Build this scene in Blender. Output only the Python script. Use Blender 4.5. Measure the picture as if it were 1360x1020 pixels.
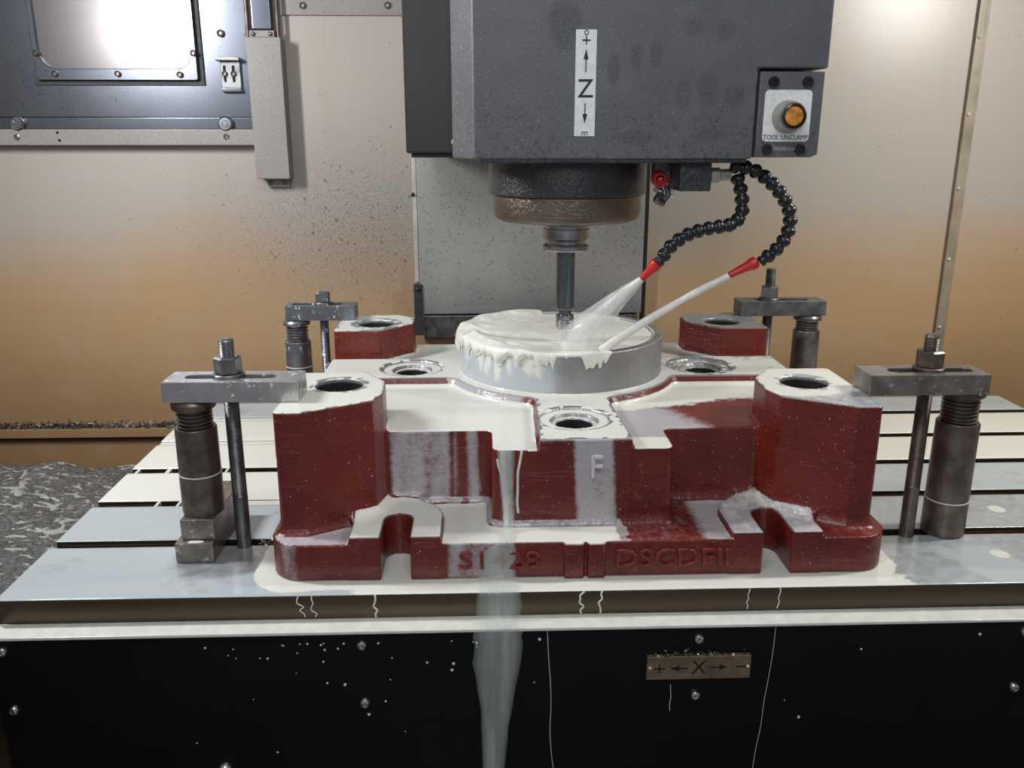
import bpy, bmesh, math, random
import numpy as np
from mathutils import Vector, Matrix, Quaternion

# ------------------------------------------------------------------ clear
for o in list(bpy.data.objects):
    bpy.data.objects.remove(o)
S = bpy.context.scene
COL = S.collection
R = math.radians
rnd = random.Random(7)

# ------------------------------------------------------------------ camera
cam = bpy.data.objects.new('camera', bpy.data.cameras.new('camera'))
COL.objects.link(cam)
cam.data.sensor_fit = 'HORIZONTAL'
cam.data.sensor_width = 36.0
cam.data.lens = 36.0 * 1149.0 / 1360.0
cam.data.clip_start = 0.02
cam.location = (-0.1145, -1.178, 0.48)
cam.rotation_euler = (R(90 - 16), 0, R(-2))
S.camera = cam

# ------------------------------------------------------------------ world, lamps, exposure
w = bpy.data.worlds.new('workshop')
S.world = w
w.use_nodes = True
bg = w.node_tree.nodes['Background']
bg.inputs['Color'].default_value = (0.86, 0.93, 1.0, 1)
bg.inputs['Strength'].default_value = 0.22


def area(name, loc, target, size, power, color, sy=None):
    l = bpy.data.lights.new(name, 'AREA')
    l.energy = power
    l.color = color
    l.size = size
    if sy:
        l.shape = 'RECTANGLE'
        l.size_y = sy
    o = bpy.data.objects.new(name, l)
    COL.objects.link(o)
    o.location = loc
    o.rotation_euler = (Vector(target) - Vector(loc)).to_track_quat('-Z', 'Y').to_euler()
    return o


# work lamps on the two side walls of the enclosure and a lamp row over the open door
area('work_lamp_west', (-0.91, -0.12, 0.78), (-0.25, 0.30, 0.20), 0.07, 8.5, (0.95, 0.97, 1.0), 0.22)
area('work_lamp_east', (1.00, -0.15, 0.86), (0.25, 0.30, 0.20), 0.07, 8.0, (1.0, 0.98, 0.93), 0.22)
area('roof_lamp', (-0.15, -1.00, 1.45), (0.0, 0.05, 0.15), 0.7, 6.5, (0.96, 0.98, 1.0), 0.22)
area('doorway_lamp', (-0.25, -2.10, 0.95), (0.0, 0.0, 0.35), 0.6, 6.5, (0.97, 0.98, 1.0), 0.4)

S.view_settings.view_transform = 'Standard'
S.view_settings.look = 'None'
S.view_settings.gamma = 1.0
S.view_settings.use_curve_mapping = False
S.view_settings.exposure = 0.0


# ------------------------------------------------------------------ node helpers
class NT:
    def __init__(self, name):
        self.m = bpy.data.materials.new(name)
        self.m.use_nodes = True
        self.t = self.m.node_tree
        self.n = self.t.nodes
        self.b = self.n['Principled BSDF']
        self.out = self.n['Material Output']

    def link(self, a, b):
        self.t.links.new(a, b)

    def put(self, sock, v):
        if hasattr(v, 'is_linked') or isinstance(v, bpy.types.NodeSocket):
            self.link(v, sock)
        elif isinstance(v, (tuple, list)) and len(v) == 3 and sock.type == 'RGBA':
            sock.default_value = (*v, 1)
        else:
            sock.default_value = v

    def pos(self):
        g = self.n.new('ShaderNodeTexCoord')
        return g.outputs['Object']

    def xyz(self, v=None):
        s = self.n.new('ShaderNodeSeparateXYZ')
        self.link(v or self.pos(), s.inputs[0])
        return s.outputs

    def noise(self, scale, detail=3, rough=.55, vec=None, stretch=None, out='Fac'):
        t = self.n.new('ShaderNodeTexNoise')
        t.inputs['Scale'].default_value = scale
        t.inputs['Detail'].default_value = detail
        t.inputs['Roughness'].default_value = rough
        v = vec or self.pos()
        if stretch:
            mp = self.n.new('ShaderNodeMapping')
            mp.inputs['Scale'].default_value = stretch
            self.link(v, mp.inputs[0])
            v = mp.outputs[0]
        self.link(v, t.inputs['Vector'])
        return t.outputs[out]

    def math(self, op, a, b=None, c=None, clamp=False):
        t = self.n.new('ShaderNodeMath')
        t.operation = op
        t.use_clamp = clamp
        for i, v in enumerate((a, b, c)):
            if v is not None:
                self.put(t.inputs[i], v)
        return t.outputs[0]

    def step(self, v, lo, hi, a=0.0, b=1.0):
        t = self.n.new('ShaderNodeMapRange')
        t.interpolation_type = 'SMOOTHSTEP'
        self.put(t.inputs['Value'], v)
        self.put(t.inputs['From Min'], lo)
        self.put(t.inputs['From Max'], hi)
        t.inputs['To Min'].default_value = a
        t.inputs['To Max'].default_value = b
        return t.outputs[0]

    def mix(self, f, a, b, mode='MIX'):
        t = self.n.new('ShaderNodeMix')
        t.data_type = 'RGBA'
        t.blend_type = mode
        self.put(t.inputs[0], f)
        self.put(t.inputs[6], a)
        self.put(t.inputs[7], b)
        return t.outputs[2]

    def mixf(self, f, a, b):
        t = self.n.new('ShaderNodeMix')
        self.put(t.inputs[0], f)
        self.put(t.inputs[2], a)
        self.put(t.inputs[3], b)
        return t.outputs[0]

    def attr(self, name):
        t = self.n.new('ShaderNodeAttribute')
        t.attribute_name = name
        return t.outputs['Fac']

    def bump(self, h, strength=.3, dist=.002):
        t = self.n.new('ShaderNodeBump')
        t.inputs['Strength'].default_value = strength
        t.inputs['Distance'].default_value = dist
        self.link(h, t.inputs['Height'])
        self.link(t.outputs[0], self.b.inputs['Normal'])

    def set(self, **k):
        names = dict(color='Base Color', rough='Roughness', metal='Metallic', spec='Specular IOR Level',
                     coat='Coat Weight', alpha='Alpha', coat_rough='Coat Roughness', sss='Subsurface Weight')
        for a, v in k.items():
            self.put(self.b.inputs[names[a]], v)
        return self.m


def simple(name, c, rough=.5, metal=0., var=.25, scale=40, bump=0., bscale=300, spec=.5, coat=0.):
    n = NT(name)
    f = n.noise(scale, 4)
    d = tuple(x * (1 - var) for x in c)
    l = tuple(min(1, x * (1 + var)) for x in c)
    n.set(color=n.mix(n.step(f, .3, .7), d, l), rough=n.mixf(f, rough * .75, min(1, rough * 1.25)), metal=metal, spec=spec, coat=coat)
    if bump:
        n.bump(n.noise(bscale, 3), bump, .001)
    return n.m


CREAM = (0.74, 0.735, 0.66)
MILK = (0.55, 0.60, 0.62)
M = {}
M['steel'] = simple('steel', (.36, .37, .38), .28, 1, .2, 60, .1)
M['bright_steel'] = simple('bright_steel', (.62, .64, .66), .2, 1, .15, 90)
M['black_oxide'] = simple('black_oxide_steel', (.165, .132, .113), .38, .75, .3, 45, .15, 200)
M['dark_steel'] = simple('dark_steel', (.19, .187, .187), .36, .8, .3, 50, .15, 200)
M['black_plastic'] = simple('black_plastic', (.012, .013, .016), .28, 0, .2, 30)
M['black'] = simple('black_gap', (.006, .006, .007), .7, 0, .2, 30)
M['red_plastic'] = simple('red_plastic', (.55, .022, .022), .35, 0, .15, 60)
M['rubber'] = simple('black_rubber', (.02, .021, .023), .6, 0, .3, 80, .3, 150)
M['sign_white'] = simple('sign_white', (.80, .81, .80), .45, 0, .08, 120)
M['sign_ink'] = simple('sign_ink', (.02, .02, .022), .6, 0, .1, 50)
M['sign_grey'] = simple('sign_grey_ink', (.50, .50, .52), .6, 0, .1, 50)
M['amber'] = simple('amber_lens', (.62, .25, .03), .3, 0, .45, 110, 0, 100, .5, .6)
M['lamp_collar'] = simple('lamp_collar', (.36, .35, .31), .4, .35, .2, 70)
M['dark_face'] = simple('dark_oily_face', (.075, .055, .036), .3, .35, .45, 25, .1, 120, .6)
M['ink_brown'] = simple('ink_brown', (.012, .006, .004), .6, 0, .1, 50)


def m_axis_plate():
    n = NT('aged_brass_plate')
    f = n.noise(60, 4)
    n.set(color=n.mix(n.step(f, .3, .75), (.13, .095, .06), (.23, .17, .11)), rough=.45, metal=.35)
    return n.m


M['axis_plate'] = m_axis_plate()


def m_wet_steel(name='coolant_flecked_steel', c0=(.36, .355, .355), c1=(.62, .61, .61)):
    """clamp steel with flecks of milky coolant"""
    n = NT(name)
    f = n.noise(130, 2, .6)
    k = n.math('MULTIPLY', n.step(f, .60, .66), n.step(n.noise(22, 2), .35, .6))
    base = n.mix(n.noise(50, 3), c0, c1)
    n.set(color=n.mix(k, base, CREAM), rough=n.mixf(k, .33, .3), metal=n.mixf(k, .8, 0.))
    n.bump(n.noise(200, 3), .2, .001)
    return n.m


M['wet_steel'] = m_wet_steel()
M['wet_dark_steel'] = m_wet_steel('coolant_flecked_dark_steel', (.15, .16, .18), (.29, .30, .325))


def m_brown_steel():
    n = NT('worn_clamp_steel')
    f = n.noise(40, 4)
    g = n.step(n.noise(150, 3), .62, .7)
    c = n.mix(n.step(f, .3, .7), (.19, .165, .145), (.33, .295, .265))
    n.set(color=n.mix(g, c, (.5, .49, .47)), rough=.36, metal=.8)
    n.bump(n.noise(180, 4), .25, .001)
    return n.m


M['brown_steel'] = m_brown_steel()


def m_wall():
    n = NT('streaked_wall_paint')
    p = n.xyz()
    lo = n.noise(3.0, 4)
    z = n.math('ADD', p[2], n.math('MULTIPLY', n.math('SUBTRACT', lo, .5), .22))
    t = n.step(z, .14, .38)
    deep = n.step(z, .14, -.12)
    c = n.mix(t, (.44, .285, .148), (.385, .343, .30))  # tone runs from tan low on the wall to greyer beige above
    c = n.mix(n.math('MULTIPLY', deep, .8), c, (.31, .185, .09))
    bl = n.step(n.noise(9, 5), .45, .75)
    c = n.mix(n.math('MULTIPLY', bl, .30), c, (.42, .33, .22))
    streak = n.step(n.noise(14, 3, .6, None, (1, 1, .12)), .52, .75)
    c = n.mix(n.math('MULTIPLY', streak, .16), c, (.34, .25, .16))
    # swarf specks, thickest beside the column and behind the head
    dx = n.math('MULTIPLY', n.math('ADD', p[0], .34), 2.6)
    dz = n.math('MULTIPLY', n.math('SUBTRACT', p[2], .30), 4.2)
    d = n.math('SQRT', n.math('ADD', n.math('MULTIPLY', dx, dx), n.math('MULTIPLY', dz, dz)))
    dens = n.step(d, 1.25, .1, 0., 1.)
    c = n.mix(n.math('MULTIPLY', dens, .38), c, (.20, .18, .165))
    th = n.mixf(dens, .70, .585)
    sp = n.noise(400, 2, .5)
    k = n.step(sp, th, n.math('ADD', th, .03))
    sp2 = n.noise(190, 1, .5)
    k2 = n.step(sp2, n.mixf(dens, .79, .695), n.mixf(dens, .82, .725))
    k = n.math('MAXIMUM', k, k2)
    c = n.mix(n.math('MULTIPLY', k, .8), c, (.03, .027, .025))
    n.set(color=c, rough=n.mixf(lo, .26, .42), spec=.5)
    n.bump(sp, .08, .001)
    return n.m


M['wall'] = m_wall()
M['wall_trim'] = simple('beige_sheet_steel', (.46, .42, .37), .42, .1, .15, 20, .05, 150)


def m_speckled_beige():
    n = NT('speckled_beige_paint')
    sp = n.noise(330, 2, .5)
    k = n.step(sp, .60, .66)
    c = n.mix(n.noise(12, 3), (.215, .193, .172), (.295, .268, .242))
    n.set(color=n.mix(n.math('MULTIPLY', k, .6), c, (.07, .065, .065)), rough=.42)
    return n.m


M['speck_beige'] = m_speckled_beige()


def m_door():
    n = NT('door_sheet_steel')
    f = n.noise(7, 4)
    sp = n.step(n.noise(260, 2), .64, .7)
    c = n.mix(f, (.115, .125, .15), (.20, .212, .24))
    n.set(color=n.mix(n.math('MULTIPLY', sp, .6), c, (.04, .04, .05)), rough=.27, metal=.9)
    return n.m


M['door'] = m_door()


def m_inset():
    n = NT('inset_panel_steel')
    f = n.noise(5, 3)
    c = n.mix(f, (.15, .136, .14), (.205, .19, .192))
    n.set(color=c, rough=.30, metal=.85)
    return n.m


M['inset'] = m_inset()


def m_way():
    n = NT('way_cover_steel')
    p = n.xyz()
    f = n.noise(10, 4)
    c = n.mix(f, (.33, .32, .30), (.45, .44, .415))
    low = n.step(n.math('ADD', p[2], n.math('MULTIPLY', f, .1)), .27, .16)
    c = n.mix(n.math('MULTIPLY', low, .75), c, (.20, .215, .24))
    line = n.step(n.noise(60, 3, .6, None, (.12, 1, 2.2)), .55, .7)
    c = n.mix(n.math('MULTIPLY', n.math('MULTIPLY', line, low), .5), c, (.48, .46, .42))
    sp = n.step(n.noise(230, 2), .62, .68)
    c = n.mix(n.math('MULTIPLY', sp, .6), c, (.1, .1, .105))
    n.set(color=c, rough=.38, metal=.45)
    n.bump(n.noise(90, 3), .06, .001)
    return n.m


M['way'] = m_way()


def m_head():
    n = NT('charcoal_head_paint')
    p = n.pos()
    s = n.xyz(p)
    f = n.noise(25, 4)
    c = n.mix(f, (.082, .084, .091), (.140, .142, .150))
    # greasy finger marks on the front
    marks = [(.036, .552, .009, .017), (.061, .566, .008, .016), (.083, .568, .008, .016), (.116, .524, .010, .02),
             (.144, .532, .013, .021), (.174, .523, .013, .014), (.124, .598, .014, .011), (.161, .594, .012, .013),
             (.062, .478, .022, .010), (.15, .48, .02, .008), (-.02, .60, .02, .03)]
    acc = None
    for (x, z, rx, rz) in marks:
        a = n.math('DIVIDE', n.math('SUBTRACT', s[0], x), rx)
        b = n.math('DIVIDE', n.math('SUBTRACT', s[2], z), rz)
        d = n.math('ADD', n.math('MULTIPLY', a, a), n.math('MULTIPLY', b, b))
        k = n.step(n.math('ADD', d, n.math('MULTIPLY', n.noise(90, 3), .9)), 1.75, .75)
        acc = k if acc is None else n.math('MAXIMUM', acc, k)
    acc = n.math('MULTIPLY', acc, n.step(n.noise(220, 3), .10, .75))
    c = n.mix(n.math('MULTIPLY', acc, .55), c, (.05, .05, .055))
    low = n.step(n.math('ADD', s[2], n.math('MULTIPLY', n.math('SUBTRACT', f, .5), .1)), .56, .46)
    pat = n.step(n.noise(190, 4, .65), .53, .66)
    c = n.mix(n.math('MULTIPLY', n.math('MULTIPLY', pat, low), .55), c, (.025, .025, .028))
    sp = n.step(n.noise(520, 1), n.mixf(low, .735, .69), n.mixf(low, .76, .74))
    c = n.mix(sp, c, (.5, .52, .52))
    n.set(color=c, rough=n.mixf(n.math('MULTIPLY', acc, 1.0), .42, .6), spec=.45)
    n.bump(n.noise(300, 3), .32, .0012)
    return n.m


M['head'] = m_head()
M['head_dark'] = simple('black_column_paint', (.020, .0185, .0175), .45, 0, .15, 10, .05, 150)


def m_housing(name, c0, c1, metal, rough):
    n = NT(name)
    f = n.noise(30, 3)
    n.set(color=n.mix(f, c0, c1), rough=rough, metal=metal, spec=.6)
    n.bump(n.noise(190, 4, .65), .85, .0018)
    return n.m


M['housing'] = m_housing('wet_black_housing', (.026, .026, .03), (.055, .055, .062), .1, .22)
M['nose'] = m_housing('bronzed_spindle_nose', (.12, .096, .08), (.27, .22, .18), .85, .32)


def m_panel():
    n = NT('black_cover_paint')
    f = n.noise(18, 3)
    n.set(color=n.mix(f, (.0035, .004, .005), (.0065, .007, .008)), rough=.42, spec=.18)
    return n.m


M['panel'] = m_panel()


def m_casting():
    n = NT('cast_iron_red_oxide')
    mach = n.attr('mach')
    cool = n.attr('cool')
    film = n.attr('film')
    p = n.xyz()
    f = n.noise(18, 5)
    red = n.mix(n.step(f, .3, .72), (.104, .0098, .0068), (.155, .0178, .0118))
    red = n.mix(n.math('MULTIPLY', n.step(n.noise(75, 4), .60, .74), .30), red, (.30, .085, .065))
    # metal of the milled faces
    g = n.noise(70, 3, .6, None, (.4, 3, 1))
    metal = n.mix(g, (.27, .275, .28), (.37, .375, .38))
    base = n.mix(mach, red, metal)
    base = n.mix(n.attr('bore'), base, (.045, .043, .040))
    speck = n.step(n.noise(430, 1), .755, .775)
    base = n.mix(n.math('MULTIPLY', speck, .8), base, CREAM)
    e = n.math('MULTIPLY', n.math('SUBTRACT', n.noise(85, 4, .62), .5), .55)
    fine = n.math('MULTIPLY', n.math('SUBTRACT', n.noise(260, 3, .6), .5), .35)
    fk = n.step(n.math('ADD', n.math('ADD', film, e), fine), .22, .80)
    tint = n.mix(n.step(p[2], .1495, .1515), (.475, .45, .475), (.50, .545, .575))
    base = n.mix(n.math('MULTIPLY', fk, .90), base, tint)
    ck = n.step(n.math('ADD', cool, e), .40, .60)
    base = n.mix(ck, base, CREAM)
    wet = n.math('MAXIMUM', fk, ck)
    n.set(color=base, rough=n.mixf(wet, n.mixf(mach, .30, .42), .17),
          metal=n.math('MULTIPLY', n.math('MULTIPLY', mach, .6), n.math('SUBTRACT', 1., wet)),
          spec=.55)
    ridge = n.noise(26, 4, .6, None, (.35, .35, 3.2))
    crack = n.math('ABSOLUTE', n.math('SUBTRACT', n.noise(9, 3, .5, None, (.5, .5, 4.5)), .5))
    crack = n.step(crack, .012, .0)
    h = n.math('ADD', n.math('MULTIPLY', ridge, .55), n.math('MULTIPLY', n.noise(130, 4), .55))
    h = n.math('ADD', h, n.math('MULTIPLY', crack, .08))
    h = n.math('MULTIPLY', h, n.math('SUBTRACT', 1., n.math('MAXIMUM', mach, n.math('MULTIPLY', ck, .92))))
    n.bump(h, .54, .0035)
    return n.m


M['casting'] = m_casting()


def m_table():
    n = NT('t_slot_table_iron')
    cool = n.attr('cool')
    film = n.attr('film')
    g = n.noise(40, 4, .6, None, (.5, 3, 1))
    base = n.mix(g, (.31, .315, .32), (.43, .435, .44))
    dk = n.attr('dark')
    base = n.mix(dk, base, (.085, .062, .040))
    e = n.math('MULTIPLY', n.math('SUBTRACT', n.noise(55, 5, .62), .5), .6)
    fk = n.step(n.math('ADD', film, e), .15, .85)
    base = n.mix(n.math('MULTIPLY', fk, .72), base, (.47, .53, .55))
    ck = n.step(n.math('ADD', cool, e), .42, .56)
    base = n.mix(ck, base, CREAM)
    wet = n.math('MAXIMUM', fk, ck)
    n.set(color=base, rough=n.mixf(wet, .30, .13), metal=n.math('MULTIPLY', n.math('SUBTRACT', 1., wet), .65))
    n.bump(n.math('MULTIPLY', n.noise(120, 3), n.math('SUBTRACT', 1., ck)), .10, .001)
    return n.m


M['table'] = m_table()


def m_coolant(name, c=CREAM, rough=.16, bump=.0, scale=60):
    n = NT(name)
    f = n.noise(scale, 4)
    n.set(color=n.mix(n.step(f, .25, .7), tuple(x * .86 for x in c), c), rough=rough, spec=.5)
    if bump:
        n.bump(n.noise(scale * 2, 4), bump, .003)
    return n.m


M['coolant'] = m_coolant('milky_coolant')
M['foam'] = m_coolant('foaming_coolant', (.86, .85, .77), .2, .25, 55)
M['jet'] = m_coolant('jet_coolant', (.93, .92, .86), .3, .2, 90)


def m_sheer(name, c, amin, amax, stretch, scale=40, edge=None):
    n = NT(name)
    f = n.noise(scale, 4, .6, None, stretch)
    a = n.step(f, .35, .68, amin, amax)
    if edge:
        a = n.math('MULTIPLY', a, n.attr(edge))
    n.set(color=c, rough=.2, alpha=a)
    return n.m


M['stream'] = m_sheer('sheer_coolant_stream', (.62, .66, .63), .50, .78, (4, 1, .5), 16, 'fade')
M['spray'] = m_sheer('spray_mist', (.86, .86, .84), .55, .95, (1, 1, 1), 30, 'fade')


def m_swarf():
    n = NT('wet_swarf')
    p = n.pos()
    f = n.noise(150, 4, .7)
    c = n.mix(n.step(f, .3, .75), (.06, .06, .058), (.21, .205, .195))
    foam = n.noise(105, 3, .55, None, (.55, 1.0, 1))
    k = n.step(foam, .57, .63)
    k2 = n.step(n.noise(9, 2, .5, None, (.6, 1.4, 1)), .60, .61)
    k2b = n.math('MULTIPLY', k2, n.step(n.noise(9, 2, .5, None, (.6, 1.4, 1)), .635, .625))
    k = n.math('MAXIMUM', k, n.math('MULTIPLY', k2b, .85))
    n.set(color=n.mix(k, c, (.42, .42, .395)), rough=n.mixf(k, .35, .25), metal=n.math('MULTIPLY', n.math('SUBTRACT', 1., k), .35))
    n.bump(n.math('ADD', f, n.math('MULTIPLY', k, .3)), .8, .006)
    return n.m


M['swarf'] = m_swarf()


# ------------------------------------------------------------------ object helpers
def tag(o, label=None, cat=None, group=None, kind=None):
    for k, v in (('label', label), ('category', cat), ('group', group), ('kind', kind)):
        if v:
            o[k] = v
    return o


def empty(name, loc, label, cat, group=None, kind=None):
    o = bpy.data.objects.new(name, None)
    COL.objects.link(o)
    o.location = loc
    o.empty_display_size = .02
    return tag(o, label, cat, group, kind)


def link_mesh(name, me, mat, parent=None, smooth=None):
    o = bpy.data.objects.new(name, me)
    COL.objects.link(o)
    if mat is not None and not me.materials:
        me.materials.append(mat)
    if parent is not None:
        o.parent = parent
        # shapes are written in world coordinates; put them back under their parent
        o.matrix_parent_inverse = Matrix.Translation(-Vector(world_loc(parent)))
    return o


def world_loc(o):
    # mesh parts are written in world coordinates, so only an Empty carries an offset
    return Vector(o.location) if o.type == 'EMPTY' else Vector((0, 0, 0))


def build(name, bm, mat, parent=None, smooth=35):
    me = bpy.data.meshes.new(name)
    bmesh.ops.recalc_face_normals(bm, faces=bm.faces)
    if smooth:
        for f in bm.faces:
            f.smooth = True
        for e in bm.edges:
            if len(e.link_faces) == 2 and e.calc_face_angle(0) > R(smooth):
                e.smooth = False
    bm.to_mesh(me)
    bm.free()
    o = link_mesh(name, me, mat, parent)
    if smooth:
        wn = o.modifiers.new('flat_faces', 'WEIGHTED_NORMAL')
        wn.keep_sharp = True
        wn.weight = 60
    return o


def bevel(bm, off, seg=2, ang=30):
    ed = [e for e in bm.edges if len(e.link_faces) == 2 and e.calc_face_angle(0) > R(ang)]
    bmesh.ops.bevel(bm, geom=ed, offset=off, segments=seg, profile=.5, affect='EDGES')
    return bm


def box(x0, x1, y0, y1, z0, z1, bev=0., seg=2, bm=None):
    own = bmesh.new()
    bmesh.ops.create_cube(own, size=1)
    for v in own.verts:
        v.co = Vector((x0 + (v.co.x + .5) * (x1 - x0), y0 + (v.co.y + .5) * (y1 - y0), z0 + (v.co.z + .5) * (z1 - z0)))
    if bev:
        bevel(own, bev, seg)
    return merge(bm, own)


def merge(bm, own):
    if bm is None:
        return own
    me = bpy.data.meshes.new('tmp')
    own.to_mesh(me)
    own.free()
    bm.from_mesh(me)
    bpy.data.meshes.remove(me)
    return bm


def xform(bm, mtx):
    bmesh.ops.transform(bm, matrix=mtx, verts=bm.verts)
    return bm


def lathe(prof, n=32, center=(0, 0, 0), axis=None, bm=None, phase=0.):
    """closed profile of (r, z); r == 0 ends make caps"""
    own = bmesh.new()
    rings = []
    for r, z in prof:
        if r < 1e-7:
            rings.append([own.verts.new((0, 0, z))])
        else:
            rings.append([own.verts.new((r * math.cos(2 * math.pi * i / n + phase), r * math.sin(2 * math.pi * i / n + phase), z)) for i in range(n)])
    for a, b in zip(rings, rings[1:]):
        if len(a) == 1 and len(b) == 1:
            continue
        for i in range(n):
            j = (i + 1) % n
            if len(a) == 1:
                own.faces.new((a[0], b[i], b[j]))
            elif len(b) == 1:
                own.faces.new((a[i], a[j], b[0]))
            else:
                own.faces.new((a[i], a[j], b[j], b[i]))
    for ring in (rings[0], rings[-1]):
        if len(ring) > 1:
            own.faces.new(ring)
    m = Matrix.Translation(Vector(center))
    if axis is not None:
        m = m @ Vector((0, 0, 1)).rotation_difference(Vector(axis).normalized()).to_matrix().to_4x4()
    xform(own, m)
    return merge(bm, own)


def prism(poly, z0, z1, holes=(), bev=0., seg=2, plane='xy'):
    """polygon with holes, extruded; plane 'xz' means poly is (x, z) and z0..z1 runs along y"""
    bm = bmesh.new()
    for lp in [poly] + list(holes):
        vs = [bm.verts.new((x, y, z0)) for x, y in lp]
        for i in range(len(vs)):
            bm.edges.new((vs[i], vs[(i + 1) % len(vs)]))
    bmesh.ops.triangle_fill(bm, use_beauty=True, use_dissolve=False, edges=bm.edges[:])
    bmesh.ops.dissolve_limit(bm, angle_limit=.01, verts=bm.verts[:], edges=bm.edges[:])
    ext = bmesh.ops.extrude_face_region(bm, geom=bm.faces[:])
    vs = [g for g in ext['geom'] if isinstance(g, bmesh.types.BMVert)]
    bmesh.ops.translate(bm, vec=(0, 0, z1 - z0), verts=vs)
    bmesh.ops.recalc_face_normals(bm, faces=bm.faces)
    if bev:
        bevel(bm, bev, seg)
    if plane == 'xz':
        for v in bm.verts:
            v.co = Vector((v.co.x, v.co.z, v.co.y))
        bmesh.ops.recalc_face_normals(bm, faces=bm.faces)
    return bm


def rrect(x0, x1, y0, y1, r, n=5):
    out = []
    for cx, cy, a in ((x1 - r, y0 + r, -90), (x1 - r, y1 - r, 0), (x0 + r, y1 - r, 90), (x0 + r, y0 + r, 180)):
        for i in range(n + 1):
            t = R(a + 90 * i / n)
            out.append((cx + r * math.cos(t), cy + r * math.sin(t)))
    return out


def tube(pts, radii, n=10, bm=None, caps=True):
    own = bmesh.new()
    pts = [Vector(p) for p in pts]
    if not hasattr(radii, '__len__'):
        radii = [radii] * len(pts)
    rings = []
    up = Vector((0, 1, .13)).normalized()
    for i, p in enumerate(pts):
        d = (pts[min(i + 1, len(pts) - 1)] - pts[max(i - 1, 0)]).normalized()
        a = d.cross(up)
        if a.length < 1e-4:
            a = d.cross(Vector((1, 0, 0)))
        a.normalize()
        b = d.cross(a)
        rings.append([own.verts.new(p + radii[i] * (math.cos(2 * math.pi * k / n) * a + math.sin(2 * math.pi * k / n) * b)) for k in range(n)])
    for a, b in zip(rings, rings[1:]):
        for i in range(n):
            j = (i + 1) % n
            own.faces.new((a[i], a[j], b[j], b[i]))
    if caps:
        own.faces.new(rings[0])
        own.faces.new(rings[-1])
    return merge(bm, own)


def spline(pts, n):
    pts = [Vector(p) for p in pts]
    P = [pts[0] * 2 - pts[1]] + pts + [pts[-1] * 2 - pts[-2]]
    out = []
    for i in range(1, len(P) - 2):
        for k in range(n):
            t = k / n
            a, b, c, d = P[i - 1:i + 3]
            out.append(.5 * (2 * b + (c - a) * t + (2 * a - 5 * b + 4 * c - d) * t * t + (3 * b - a - 3 * c + d) * t ** 3))
    out.append(pts[-1])
    return out


def resample(path, step):
    out = [path[0].copy()]
    acc = 0.
    for a, b in zip(path, path[1:]):
        L = (b - a).length
        s = step - acc
        while s <= L:
            out.append(a + (b - a) * (s / L))
            s += step
        acc = L - (s - step)
    return out


def text(name, s, size, loc, mat, parent, ext=.0004, rot=(90, 0, 0), bevelr=0., sx=1., res=3, off=0.):
    """lettering as a plain mesh"""
    c = bpy.data.curves.new(name, 'FONT')
    c.body = s
    c.size = size
    c.extrude = ext
    c.bevel_depth = bevelr
    c.align_x = 'CENTER'
    c.align_y = 'CENTER'
    c.resolution_u = res
    c.offset = off
    t = bpy.data.objects.new(name, c)
    COL.objects.link(t)
    bpy.context.view_layer.update()
    me = bpy.data.meshes.new_from_object(t.evaluated_get(bpy.context.evaluated_depsgraph_get()))
    bpy.data.objects.remove(t)
    bpy.data.curves.remove(c)
    me.name = name
    me.materials.clear()
    me.transform(Matrix.Translation(Vector(loc)) @ Matrix.Rotation(R(rot[0]), 4, 'X') @ Matrix.Diagonal((sx, 1, 1, 1)))
    return link_mesh(name, me, mat, parent)


def hexa(r, z0, z1, cx, cy, bm=None, ph=0.):
    c = r * .93
    return lathe([(c * .98, z0), (r, z0 + .0012), (r, z1 - .0018), (c * .9, z1)], 6, (cx, cy, 0), None, bm, ph)


# value noise in numpy
_tab = np.random.RandomState(3).rand(64, 64, 64).astype(np.float32)


def vnoise(x, y, z, s):
    x, y, z = np.broadcast_arrays(np.asarray(x) * s + 100.3, np.asarray(y) * s + 100.7, np.asarray(z) * s + 100.1)
    xi, yi, zi = (np.floor(a).astype(int) for a in (x, y, z))
    fx, fy, fz = (a - b for a, b in ((x, xi), (y, yi), (z, zi)))
    fx, fy, fz = (f * f * (3 - 2 * f) for f in (fx, fy, fz))
    o = 0
    for i in (0, 1):
        for j in (0, 1):
            for k in (0, 1):
                o = o + _tab[(xi + i) & 63, (yi + j) & 63, (zi + k) & 63] * (fx if i else 1 - fx) * (fy if j else 1 - fy) * (fz if k else 1 - fz)
    return o


def sstep(a, b, x):
    t = np.clip((x - a) / (b - a), 0, 1)
    return t * t * (3 - 2 * t)


def set_attr(me, name, arr):
    a = me.attributes.new(name, 'FLOAT', 'POINT')
    a.data.foreach_set('value', np.ascontiguousarray(arr, dtype=np.float32))


def grid_mesh(name, P, mat, closed_u=False):
    """P: array (nu, nv, 3)"""
    nu, nv, _ = P.shape
    idx = np.arange(nu * nv).reshape(nu, nv)
    if closed_u:
        i0 = idx
        i1 = np.roll(idx, -1, axis=0)
        q = np.stack([i0[:, :-1], i1[:, :-1], i1[:, 1:], i0[:, 1:]], -1).reshape(-1, 4)
    else:
        q = np.stack([idx[:-1, :-1], idx[1:, :-1], idx[1:, 1:], idx[:-1, 1:]], -1).reshape(-1, 4)
    me = bpy.data.meshes.new(name)
    fast_mesh(me, P.reshape(-1, 3), q)
    me.materials.append(mat)
    return me


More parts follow.
